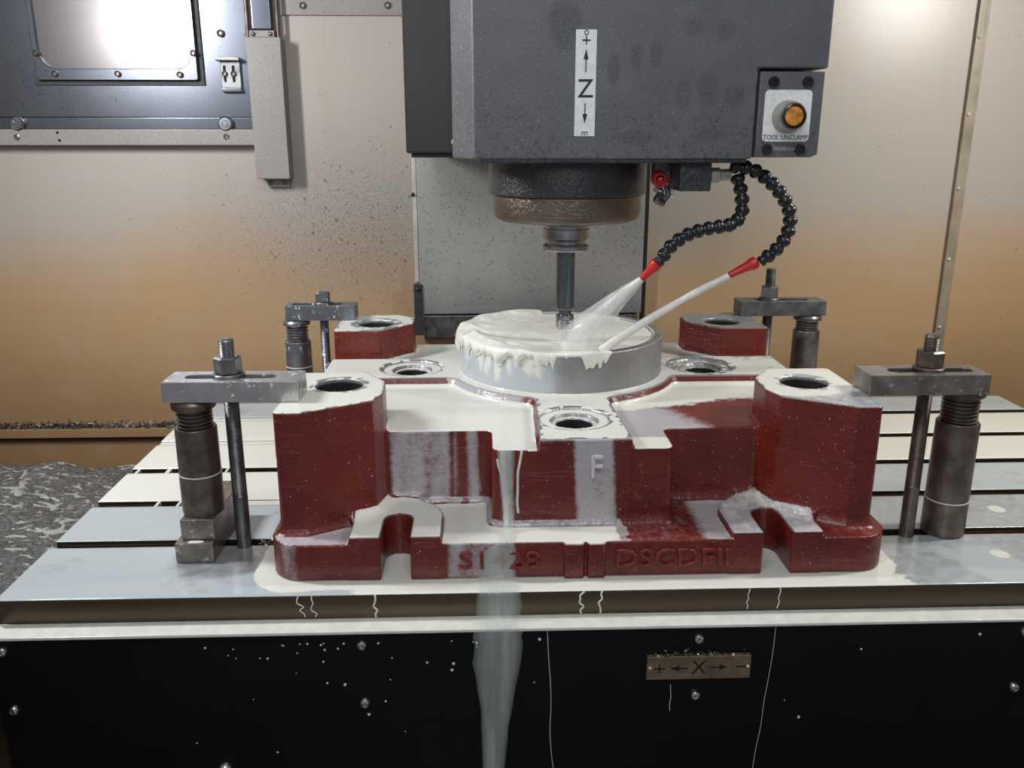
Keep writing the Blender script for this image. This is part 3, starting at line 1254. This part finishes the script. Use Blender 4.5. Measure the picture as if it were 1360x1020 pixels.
cool = np.maximum(cool, pad * padc * (.25 + .75 * pin))
cb = np.zeros(len(V), bool)
for cx, cy in CBORE:
    cb |= (np.hypot(x - cx, y - cy) < .0425) & (z > Z1 - .012) & (z < Z1 - .002) & (N[:, 2] > .9)
cool = np.maximum(cool, cb * np.where(x < .06, .95, .5))
film = np.maximum(film, cb * .0)
dboss = f_boss(x, y)
top = (z > ZB - .003) & (z < ZB + .003) & (N[:, 2] > .5) & (dboss < .001)
tb = np.where(y < 0, np.where(x < 0, 1.0, .95 - sstep(.275, .33, x) * .55 * sstep(-.17, -.25, y) - .50 * sstep(-.205, -.24, y)), np.where(x < 0, .70, .34))
hd = np.min([np.hypot(x - a, y - b_) - r for a, b_, r in HOLES], axis=0)
tb = tb - .80 * sstep(.018, .0, hd) * (lace > .47)
tb = tb - .55 * sstep(.012, .0, -dboss) * (lace > .54)
cool = np.maximum(cool, top * tb * (.3 + .7 * sstep(.0, .003, -dboss)))
film = np.maximum(film, top * np.where((x > 0) & (y < 0), .55, .35))
low = (z > .035) & (z < .062) & (N[:, 2] > .35) & (y < -.13)
flat_ = sstep(.80, .95, N[:, 2])
fe = f_ear(x, y)
ear = fe < .0005
lv = np.where(x < .0, 1.0, 1.0 - sstep(.025, .05, x) * .95)
lv = np.where(x < -.268, .30, lv)
cool = np.maximum(cool, low * np.where(ear, np.where(x < 0, 1.0, .30 + .25 * n1) * sstep(.0, .003, -fe), lv * flat_))
film = np.maximum(film, low * np.where(ear, .8 * (x > 0), np.where(x < -.268, .75 * flat_, np.where(x < .05, .62 * (n2 > .3), .85 * sstep(.115, .150, x) * sstep(.27, .25, x) * flat_))))
film = np.maximum(film, low * ~ear * (x > .05) * (x < .13) * .30 * flat_)
cool = np.maximum(cool, (np.hypot(x - DC[0], y - DC[1]) < .136) & (z > ZD - .008) & (N[:, 2] > .5))
# film and runs down the upright faces
side = (N[:, 2] < .75) & (y < -.13)


def band(c, w_, edge=.006):
    return sstep(w_ + edge, w_ - edge, np.abs(x + .03 * (vnoise(x, 0, z, 14) - .5) * .25 - c))


runs = np.zeros(len(V))
step_face = side & (y > -.225) & (y < -.17) & (z < .142)
blk_face = side & (y < -.225) & (z < .152) & (z > .045) & (x > -.12) & (x < .12)
base_face = side & (y < -.285) & (z < .046)
runs = np.maximum(runs, step_face * np.maximum(np.maximum(band(-.192, .036), band(-.128, .008) * .95), band(-.15, .004) * .7))
runs = np.maximum(runs, blk_face * np.maximum(band(.0120 + .05 * (.15 - z), .0240), band(-.088, .008) * .95))
runs = np.maximum(runs, base_face * np.maximum(band(-.118, .038) * .80, band(-.33, .012) * .6))
film = np.maximum(film, runs * (np.where(x > -.05, .56, .48) + np.where(x > -.05, .38, .45) * vnoise(x * 5, y, z, 20)))
cool = np.maximum(cool, blk_face * band(-.0905, .0045, .003) * .65)
# disc wall: milky on the left, bare on the right
dr_ = np.hypot(x - DC[0], y - DC[1])
wall = (np.abs(dr_ - .148) < .004) & (z > Z1 - .012) & (N[:, 2] < .6)
ring = (dr_ > .150) & (dr_ < .175) & (z > .13) & (N[:, 2] < .8) & (y < .12)
lft = sstep(.010, -.050, x)
strk = vnoise(x, y, z * .22 + x * .4, 85) * .6 + vnoise(x, y, z * .25, 190) * .4
film = np.maximum(film, wall * lft * (.70 + .3 * n1) + wall * .12 * n2)
cool = np.maximum(cool, wall * lft * (.12 + .78 * strk) * sstep(Z1 - .035, ZD - .005, z + .01))
film = np.maximum(film, ring * sstep(-.04, -.08, x) * .9)
sl_ = f_slot(x, y) > .0012
film, cool = film * sl_, cool * sl_
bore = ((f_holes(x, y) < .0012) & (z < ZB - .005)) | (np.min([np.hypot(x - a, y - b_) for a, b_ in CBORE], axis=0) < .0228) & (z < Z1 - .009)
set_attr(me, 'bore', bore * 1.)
set_attr(me, 'mach', mach)
set_attr(me, 'cool', np.clip(cool, 0, 1))
set_attr(me, 'film', np.clip(film, 0, 1))
castg = empty('machine_base_casting', (0, 0, 0), 'large dark red iron casting with milled disc and bosses, clamped on the table', 'casting')
body = link_mesh('cast_body', me, None, castg)
LET = simple('letter_red', (.19, .024, .018), .28, 0, .25, 90)
text('raised_letter', 'F', .039, (.0135, -.2590, .1165), simple('wet_letter', (.60, .58, .62), .16, 0, .2, 90), castg, .0034, (90, 0, 0), .0008, .85, 3, -.0003)
text('raised_lettering', 'S1428', .030, (-.098, -.3005, .0225), LET, castg, .0024, (90, 0, 0), .0008, 1.26, 3, -.0006)
text('raised_lettering', 'DSCDFII', .031, (.0975, -.3005, .0225), LET, castg, .0024, (90, 0, 0), .0008, 1.18, 3, -.0006)

# ------------------------------------------------------------------ T-slot table
SLOTS = (-.198, -.077, .044, .165, .287)
TX0, TX1, TY0, TY1 = -.641, .875, -.330, .385
prof = [(TY0, -.0285), (TY0, -.006), (TY0, -.0012), (TY0 + .0004, -.0005), (TY0 + .0012, 0)]
yv = TY0 + .0012
for s in SLOTS:
    a, c = s - .009, s + .009
    nseg = max(2, int((a - yv) / .005))
    prof += [(yv + (a - .0008 - yv) * i / nseg, 0) for i in range(1, nseg + 1)]
    prof += [(a, -.0004), (a, -.0012), (a, -.016), (a - .007, -.0162), (a - .007, -.026), (c + .007, -.026), (c + .007, -.0162), (c, -.016), (c, -.0012), (c, -.0004), (c + .0008, 0)]
    yv = c + .0008
prof += [(yv + (TY1 - yv) * i / 12, 0) for i in range(1, 13)] + [(TY1, -.05)]
prof = np.array(prof)
xs = np.linspace(TX0, TX1, 300)
P = np.zeros((len(xs), len(prof), 3))
P[:, :, 0] = xs[:, None]
P[:, :, 1:] = prof[None]
tt = empty('machine_table', (.1, 0, -.05), 'grey iron T-slot table, awash with milky coolant', 'machine table')
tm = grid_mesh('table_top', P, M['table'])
tx, ty, tz = P.reshape(-1, 3).T
topm = tz > -.0006
tc = np.zeros(len(tx))
tf = np.zeros(len(tx))
nn = vnoise(tx, ty, 0, 12)
back_left = sstep(.02, -.30, tx) * sstep(-.085, -.06, ty) * sstep(.30, .285, ty)
tc = np.maximum(tc, back_left * 1.0)
right_back = sstep(.25, .35, tx) * sstep(.03, .05, ty) * sstep(.295, .28, ty)
tc = np.maximum(tc, right_back * .78)
# pool in front of the casting
dfront = d_box(tx, ty, -.355, .345, -.302, .2, .03)
pool = sstep(.03, .006, dfront + .012 * (nn - .5)) * (ty < -.19)
strip = sstep(-.298, -.308, ty) * sstep(-.30, -.22, tx) * sstep(.40, .33, tx)
tc = np.maximum(tc, np.maximum(pool, strip))
tf = np.maximum(tf, sstep(-.36, -.40, tx + .02 * (nn - .5)) * .62 + (tx < -.3) * .30)
tf = np.maximum(tf, sstep(-.435, -.43, tx) * sstep(-.24, -.29, ty - (tx + .4) * .35) * (tx < -.2) * .95)
dreflect = np.hypot((tx + .415) / .075, (ty + .245) / .05)
tf = tf - sstep(1.2, .6, dreflect) * .55  # film thinned to darken it, standing in for the jack's dark reflection
nv = vnoise(tx, ty, 0, 22) * .6 + vnoise(tx, ty, 3, 50) * .4
tf = tf * (.62 + .75 * nv)
tf = np.maximum(tf, (tx > .3) * (.60 + .25 * (nv - .5) + .20 * sstep(-.09, -.07, ty) + .42 * sstep(.045, .02, np.abs(tx - .47 + (ty + .26) * .3)) * sstep(-.235, -.26, ty)))  # wet film; its pale streak before the right jack is a painted reflection
set_attr(tm, 'cool', np.clip(tc * topm, 0, 1))
set_attr(tm, 'film', np.clip(tf * topm, 0, 1))
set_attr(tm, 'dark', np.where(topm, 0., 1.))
table_top = link_mesh('table_top', tm, None, tt)
build('table_body', box(TX0 + .002, TX1 - .002, TY0 + .004, TY1 - .002, -.06, -.0275), M['dark_face'], tt)
build('end_plate', box(TX0 - .0005, TX0 + .003, TY0 + .002, TY1, -.06, -.027), M['dark_steel'], tt)
gl = build('gutter_ledge', box(TX0, TX1, -.3565, TY0 + .002, -.0335, -.0295, .0012), M['coolant'], tt)
gl['label'] = 'ledge along the front edge, white with coolant'
for x_, y_ in ((.489, -.135), (.570, -.135), (.500, -.262), (.352, -.262), (-.545, -.015), (.66, -.135)):
    pl = lathe([(.0112, -.0005), (.0112, .0004), (.010, .0007), (0, .0007)], 24, (x_, y_, 0))
    build('hole_plug', pl, M['coolant'], tt)

# coolant standing in the slots on the left
bm = None
for s, segs in ((.165, ((-.640, -.36),)), (.287, ((-.640, -.33),)), (.044, ((-.632, -.628), (-.588, -.582), (-.50, -.497))),
                (-.077, ((-.560, -.556), (-.531, -.5275), (-.517, -.508), (-.455, -.36)))):
    for a, c in segs:
        d_ = .0015 if c - a > .05 else .0005
        bm = box(a, c, s - .0086, s + .0086, -.024, -d_, 0, 1, bm)
o = build('coolant_in_slots', bm, M['coolant'])
tag(o, 'white coolant standing in and bridging the table slots at left', 'coolant', None, 'stuff')

# swarf caught in the front left slot
def crumbs(name, n, fn, size, mat, label, cat):
    bm_ = bmesh.new()
    for i in range(n):
        p = fn(i)
        s_ = size * (.5 + rnd.random())
        vs = [bm_.verts.new(Vector(p) + Vector((rnd.uniform(-1, 1), rnd.uniform(-1, 1), rnd.uniform(-.6, 1))) * s_) for _ in range(4)]
        for f in ((0, 1, 2), (0, 2, 3), (0, 3, 1), (1, 3, 2)):
            bm_.faces.new([vs[k] for k in f])
    o_ = build(name, bm_, mat, None, 0)
    return tag(o_, label, cat, None, 'stuff')


crumbs('metal_chips', 160, lambda i: (rnd.uniform(-.39, -.357), rnd.uniform(-.206, -.19), -.003 + rnd.uniform(0, .003)), .0022, M['steel'],
       'shiny metal chips caught in the slot by the front left stud', 'chips')

# ------------------------------------------------------------------ black cover below the table
fc = empty('front_cover', (.1, -.345, -.40), 'black painted sheet cover hanging under the front of the table', 'cover panel')
build('cover_sheet', box(TX0, TX1, -.352, -.338, -.398, -.0337, .0010), M['panel'], fc)
scr = lathe([(.0062, 0), (.0060, .0018), (.0046, .0038), (.0024, .0046), (.0012, .0042), (0, .0042)], 18, (0, 0, 0), (0, -1, 0))
for i, (x_, z_) in enumerate(((-.248, -.0485), (-.248, -.121), (-.629, -.0480), (-.628, -.121), (.119, -.0485), (.119, -.120), (.482, -.119), (.4835, -.0485), (-.408, -.204))):
    s_ = scr.copy()
    k_ = 1.5 if i == 8 else 1.
    xform(s_, Matrix.Translation((x_, -.352, z_)) @ Matrix.Scale(k_, 4))
    build('button_screw', s_, M['bright_steel'], fc)
scr.free()
ap = build('axis_plate', box(.0622, .1772, -.358, -.3522, -.0960, -.0672, .0006, 1), M['axis_plate'], fc)
ap['label'] = 'tan axis plate printed with an X and two arrows'
PY0, PY1 = -.3585, -.358
cz = -.0818
text('letter_x', 'X', .0235, (.1195, -.3583, cz + .0002), M['ink_brown'], ap, .0003, (90, 0, 0), 0, .95)
flat('plus_sign', [rect(.0703, .0813, cz - .0008, cz + .0008), rect(.0750, .0766, cz - .0055, cz + .0055)], PY0, PY1, M['ink_brown'], ap)
flat('arrow', [rect(.0960, .1075, cz - .0008, cz + .0008), [(.088, cz), (.0975, cz - .0032), (.0975, cz + .0032)]], PY0, PY1, M['ink_brown'], ap)
flat('arrow', [rect(.1325, .1435, cz - .0002, cz + .0014), [(.1515, cz + .0006), (.1425, cz - .0026), (.1425, cz + .0038)]], PY0, PY1, M['ink_brown'], ap)
flat('minus_sign', [rect(.1612, .1715, cz + .0002, cz + .0018)], PY0, PY1, M['ink_brown'], ap)
for x_ in (.0655, .1738):
    build('rivet', lathe([(.0017, 0), (.0014, .0007), (0, .001)], 10, (x_, -.358, cz + .001), (0, -1, 0)), M['coolant'], ap)
crumbs('metal_chips', 170, lambda i: (rnd.triangular(.064, .175, .105), rnd.uniform(-.3575, -.3545), -.0668 + rnd.random() ** 3 * .0055), .0016, M['steel'],
       'metal chips heaped along the top of the axis plate', 'chips')
bm = None
for i in range(46):
    x_ = rnd.uniform(-.42, -.12) if i < 24 else rnd.uniform(-.5, .45)
    z_ = -.046 - (rnd.random() ** 2) * (.05 if i < 24 else .15)
    r_ = rnd.choice((.0007, .0009, .0013, .0018))
    bm = lathe([(r_, 0), (r_ * .8, r_ * .5), (0, r_ * .7)], 8, (x_, -.352, z_), (0, -1, 0), bm)
tag(build('coolant_droplets', bm, M['coolant']), 'white coolant droplets dotted over the black cover', 'droplets', None, 'stuff')

# drips
bm = None


def drip(pts, r):
    global bm
    bm = tube(spline(pts, 8), r, 6, bm)


def wig(x0, x1, z0, z1, y, r, amp=.003, n=7):
    pts = []
    for i in range(n):
        t = i / (n - 1)
        pts.append((x0 + (x1 - x0) * t + rnd.uniform(-amp, amp), y, z0 + (z1 - z0) * t))
    drip(pts, r)


wig(-.0065, -.0045, .042, .001, -.3012, .0012, .001)
wig(.0155, .0125, .042, .001, -.3012, .0011, .001)
wig(-.0055, -.010, -.001, -.028, -.331, .0011, .004)
wig(.0125, .0115, -.001, -.028, -.331, .0011, .003)
wig(-.232, -.237, -.001, -.028, -.331, .0011, .003)
wig(-.305, -.300, -.001, -.026, -.331, .0007, .003)
wig(-.318, -.312, -.001, -.026, -.331, .0007, .003)
wig(.178, .176, -.001, -.026, -.331, .0006, .001)
wig(.213, .211, -.001, -.026, -.331, .0007, .001)
wig(-.046, -.037, -.036, -.29, -.3522, .00038, .002, 9)
wig(.204, .188, -.036, -.29, -.3522, .0003, .001, 9)
wig(-.0725, -.0765, .139, .062, -.2605, .0015, .0015)
wig(-.100, -.085, .128, .075, -.2605, .0013, .002)
wig(.090, .092, -.106, -.14, -.3522, .0004, .001, 5)
tag(build('coolant_drips', bm, M['coolant']), 'thin white coolant runs trickling down the front faces', 'drips', None, 'stuff')

# the main stream pouring over the front: a ribbon that follows casting, table edge and cover, then falls free
path = [(-.0895, .020, -.2615, .139), (-.0885, .018, -.2615, .11), (-.088, .012, -.2615, .075), (-.086, .014, -.270, .052), (-.088, .016, -.285, .0475), (-.090, .016, -.3012, .0455),
        (-.098, .038, -.3028, .034), (-.100, .042, -.3028, .010), (-.100, .046, -.304, .0025), (-.100, .048, -.318, .0020), (-.1, .048, -.3318, .001),
        (-.099, .048, -.3330, -.010), (-.099, .048, -.3335, -.0265), (-.099, .048, -.338, -.0278), (-.099, .048, -.356, -.0280),
        (-.1, .052, -.3590, -.033), (-.101, .054, -.3600, -.050), (-.1015, .051, -.3605, -.070), (-.1025, .042, -.361, -.100), (-.104, .032, -.3615, -.140), (-.106, .027, -.362, -.180), (-.108, .021, -.362, -.25), (-.109, .017, -.362, -.33), (-.109, .016, -.362, -.395)]
sp = spline([(a[0], a[2], a[3]) for a in path], 5)
wd = spline([(a[1], 0, i) for i, a in enumerate(path)], 5)
nu = 22
P = np.zeros((len(sp), nu, 3))
fd = np.zeros((len(sp), nu))
for i, p in enumerate(sp):
    for j in range(nu):
        u = j / (nu - 1) * 2 - 1
        wv = wd[i].x * .5 * (1 + .22 * (float(vnoise(i * .35, u * 1.0, 0, 1.)) - .5) * abs(u))
        rip = .0016 * (float(vnoise(u * 4.5, i * .10, 5, 1.)) - .5) + .0015 * (1 - u * u)
        P[i, j] = (p.x + u * wv, p.y - rip, p.z + (.0012 * (1 - u * u) if p.z > -.03 else 0))
        fd[i, j] = (1 - abs(u) ** 3 * .75) * (.75 if p.z < .045 else .95)
sm_ = grid_mesh('coolant_stream', P, M['stream'])
set_attr(sm_, 'fade', fd.reshape(-1))
tag(link_mesh('coolant_stream', sm_, None), 'sheer stream of coolant pouring off the casting over the black cover', 'coolant', None, 'stuff')

# foam standing on the disc and running over its rim
nt, nr = 360, 64
P = np.zeros((nt, nr, 3))
for i in range(nt):
    a = 2 * math.pi * i / nt
    ca, sa = math.cos(a), math.sin(a)
    lf = float(sstep(.05, -.75, np.array(ca)))               # left side piles up
    frn = float(sstep(-.45, -.75, np.array(sa))) * float(sstep(.40, .30, np.array(ca)))   # front rim overflows
    over = max(lf, frn)
    nf = .6 * float(vnoise(ca * 7, sa * 7, 3, 2.0)) + .4 * float(vnoise(ca * 20, sa * 20, 8, 2.0))
    spill = over > .12
    drop = over * (.003 + .045 * max(0, nf - .38)) + .004 * lf
    for j in range(nr):
        t = j / (nr - 1)
        if t < .70:
            r = .1335 * (t / .70)
            xx, yy = DC[0] + r * ca, DC[1] + r * sa
            pile = float(sstep(.02, -.12, np.array(xx))) * (t / .70) ** 2
            lump = float(vnoise(xx, yy, 0, 34)) + .4 * float(vnoise(xx, yy, 0, 80))
            P[i, j] = (xx, yy, .2034 + pile * (.003 + .012 * max(0, lump - .4)) + .0012 * (lump - .6) + .0028 * over * float(sstep(.85, 1., np.array(t / .70))))
        elif not spill:
            q = (t - .70) / .30
            P[i, j] = (DC[0] + .1334 * ca, DC[1] + .1334 * sa, .2034 - .003 * q)
        elif t < .82:                                         # across the flat rim
            q = (t - .70) / .12
            r = .1335 + .0155 * q
            xx, yy = DC[0] + r * ca, DC[1] + r * sa
            lump = float(vnoise(xx, yy, 0, 60))
            P[i, j] = (xx, yy, .2068 + lf * (.003 + .013 * max(0, float(vnoise(xx, yy, 0, 34)) - .3)) * (1 - q * .5) + .001 * lump)
            hr = P[i, j, 2]
        else:
            q = (t - .82) / .18
            bul = math.sin(math.pi * min(1, q * 1.1)) * (.0012 + .006 * lf * nf)
            out = .1492 + bul
            P[i, j] = (DC[0] + out * ca, DC[1] + out * sa, hr - (drop + (hr - .2055)) * q)
fm = grid_mesh('coolant_foam', P, M['foam'], True)
tag(link_mesh('coolant_foam', fm, None), 'white foaming coolant pooled on the disc, spilling over its left rim', 'foam', None, 'stuff')

# ------------------------------------------------------------------ clamps
def strap(x0, x1, y0, y1, z0, sx0, sx1, mat, label, rotz=0.):
    yc = (y0 + y1) / 2
    c = ((x0 + x1) / 2, yc, z0)
    hw = .0088
    slot = []
    for k in range(9):
        t = R(-90 + 180 * k / 8)
        slot.append((sx1 - hw + hw * math.cos(t), yc + hw * math.sin(t)))
    for k in range(9):
        t = R(90 + 180 * k / 8)
        slot.append((sx0 + hw + hw * math.cos(t), yc + hw * math.sin(t)))
    bm_ = prism([(x0, y0), (x1, y0), (x1, y1), (x0, y1)], z0, z0 + .0245, [slot[::-1]], .0012, 2)
    o_ = build('clamp_strap', bm_, mat)
    return tag(o_, label, 'clamp', 'slotted straps over the corner bosses')


def stud(x_, y_, z0, zt, znut, r, mat, label, bolt=False):
    root = empty('clamp_stud', (x_, y_, z0), label, 'stud', 'studs through the clamp straps')
    pr_ = [(r * .9, z0)]
    zz = z0
    top_ = zt if not bolt else znut
    mid = z0 + (znut - z0) * .38
    pr_ += [(r, z0 + .001), (r, mid)]
    zz = mid + .001
    while zz < top_ - .003:
        pr_ += [(r * .9, zz), (r, zz + .0009)]
        zz += .0018
    pr_ += [(r * .85, top_ - .001), (r * .55, top_)]
    build('rod', lathe(pr_, 18, (x_, y_, 0)), mat, root)
    build('washer', lathe([(r * 1.05, znut), (r * 2.0, znut), (r * 2.05, znut + .0025), (r * 1.95, znut + .0035), (r * 1.1, znut + .0035)], 30, (x_, y_, 0)), mat, root)
    if bolt:
        build('bolt_head', hexa(r * 1.6, znut + .0036, znut + .020, x_, y_, None, .4), mat, root)
    else:
        build('hex_nut', hexa(r * 1.78, znut + .0036, znut + .023, x_, y_, None, .3), mat, root)
    return root


def jack(x_, y_, z0, r, ztop, zcap, zend, ring, mat, label, white=False):
    root = empty('screw_jack', (x_, y_, z0), label, 'screw jack', 'screw jacks under the clamp straps')
    build('jack_body', lathe([(r * .97, z0), (r, z0 + .0015), (r, ring - .001), (r * .985, ring - .0005), (r * .985, ring + .0008), (r * .99, ring + .001), (r * .975, ztop - .002), (r * .93, ztop), (r * .6, ztop)], 40, (x_, y_, 0)), mat, root)
    build('ring_mark', lathe([(r * .98, ring - .0008), (r * 1.006, ring - .0007), (r * 1.006, ring + .0007), (r * .98, ring + .0008)], 40, (x_, y_, 0)), M['coolant'], root)
    pr_ = [(r * .6, ztop)]
    zz = ztop + .0003
    while zz < zcap - .003:
        pr_ += [(r * .70, zz), (r * .84, zz + .0014), (r * .84, zz + .0026), (r * .70, zz + .0038)]
        zz += .0048
    pr_ += [(r * .74, zcap)]
    build('jack_screw', lathe(pr_, 32, (x_, y_, 0)), mat, root)
    build('jack_cap', lathe([(r * .7, zcap), (r * 1.0, zcap + .0005), (r * 1.03, zcap + .002), (r * 1.03, zend - .004), (r * .9, zend - .0004), (r * .4, zend - .0002)], 36, (x_, y_, 0)), mat, root)
    return root


ZS = .1905
strap(-.475, -.3225, -.235, -.187, ZS, -.455, -.352, M['wet_steel'], 'grey coolant-flecked clamp strap on the front left boss, above the two blocks')
stud(-.4065, -.208, -.024, .259, ZS + .0247, .0088, M['dark_steel'], 'threaded stud and nut through the front left clamp strap')
jack(-.4490, -.212, .0503, .0242, .156, .1785, ZS - .0003, .099, M['black_oxide'], 'dark screw jack standing on two stacked steel blocks')
b = box(-.4745, -.4305, -.251, -.125, .0004, .0246, .0012)
rb = tag(build('riser_block', b, M['brown_steel']), 'lower brown steel riser block lying on the table', 'block', 'riser blocks under the left jack')
b = lathe([(1, 0), (.96, .0005), (.8, .0008), (0, .0009)], 26)
xform(b, Matrix.Translation((-.4510, -.2462, .0246)) @ Matrix.Diagonal((.0095, .0036, 1, 1)))
build('coolant_puddle', b, M['coolant'], rb)
b = box(-.4690, -.4300, -.2415, -.120, .0250, .0500, .0012)
tag(build('riser_block', b, M['brown_steel']), 'upper brown steel riser block, directly under the jack', 'block', 'riser blocks under the left jack')

strap(.3315, .4735, -.235, -.188, ZS, .362, .462, M['brown_steel'], 'dry brown clamp strap on the front right boss')
stud(.4125, -.207, -.024, .258, ZS + .0247, .0088, M['black_oxide'], 'dark threaded stud and nut through the front right clamp strap')
jack(.4635, -.197, .0004, .0255, .147, .180, ZS - .0003, .046, M['black_oxide'], 'dark tall screw jack standing straight on the table at front right')

strap(-.4345, -.3215, .215, .252, ZS, -.428, -.345, M['wet_dark_steel'], 'white-flecked grey clamp strap on the back left boss')
stud(-.3755, .2335, .0005, .24, ZS + .0247, .0075, M['wet_dark_steel'], 'hex-headed bolt through the back left clamp strap', True)
jack(-.4200, .230, .0004, .0215, .155, .1815, ZS - .0003, .112, M['wet_dark_steel'], 'flecked screw jack behind the front left clamp')

strap(.3155, .4600, .226, .270, ZS, .345, .435, M['dark_steel'], 'dark grey clamp strap on the back right boss')
stud(.3690, .248, .0005, .268, ZS + .0247, .0085, M['dark_steel'], 'stud with tall square nut through the back right clamp strap')
jack(.4360, .243, .0004, .0225, .164, .181, ZS - .0003, .08, M['dark_steel'], 'dark screw jack behind the front right boss')

# ------------------------------------------------------------------ swarf tray at left
nx_, ny_ = 110, 150
gx = np.linspace(-1.38, -.648, nx_)
gy = np.linspace(-.80, .26, ny_)
GX, GY = np.meshgrid(gx, gy, indexing='ij')
edge = .205 + .10 * (GX + .906) * 0 + .03 * sstep(-.85, -.70, GX) + .016 * (vnoise(GX, 0, 0, 14) - .5)
zz = -.058 + .016 * (vnoise(GX, GY, 0, 16) - .5) + .007 * (vnoise(GX, GY, 0, 45) - .5) + .004 * (vnoise(GX, GY, 0, 110) - .5)
zz = zz + .018 * sstep(.25, .0, np.abs(GY - .12)) * sstep(-.7, -.9, GX)
zz = zz - .16 * sstep(0, .045, GY - edge)
sw = grid_mesh('swarf_heap', np.stack([GX, GY, zz], -1), M['swarf'])
tag(link_mesh('swarf_heap', sw, None), 'bed of wet grey swarf flecked with foam, left of the table', 'swarf', None, 'stuff')
tr = empty('side_way_cover', (-1.0, -.25, -.40), 'dark sheet cover under the bed of wet swarf', 'way cover')
build('cover_body', box(-1.385, -.6445, -.80, .215, -.399, -.085, .003), M['dark_face'], tr)
# line of swarf on the wall ledge
crumbs('swarf_line', 1700, lambda i: (rnd.uniform(-1.25, -.55), .5465 - rnd.random() * .010, -.0965 + rnd.random() ** 2.5 * .010 * (.4 + float(vnoise(i * .37, 0, 0, 1)))), .0036, M['swarf'],
       'line of grey swarf along the ledge of the back wall', 'swarf')
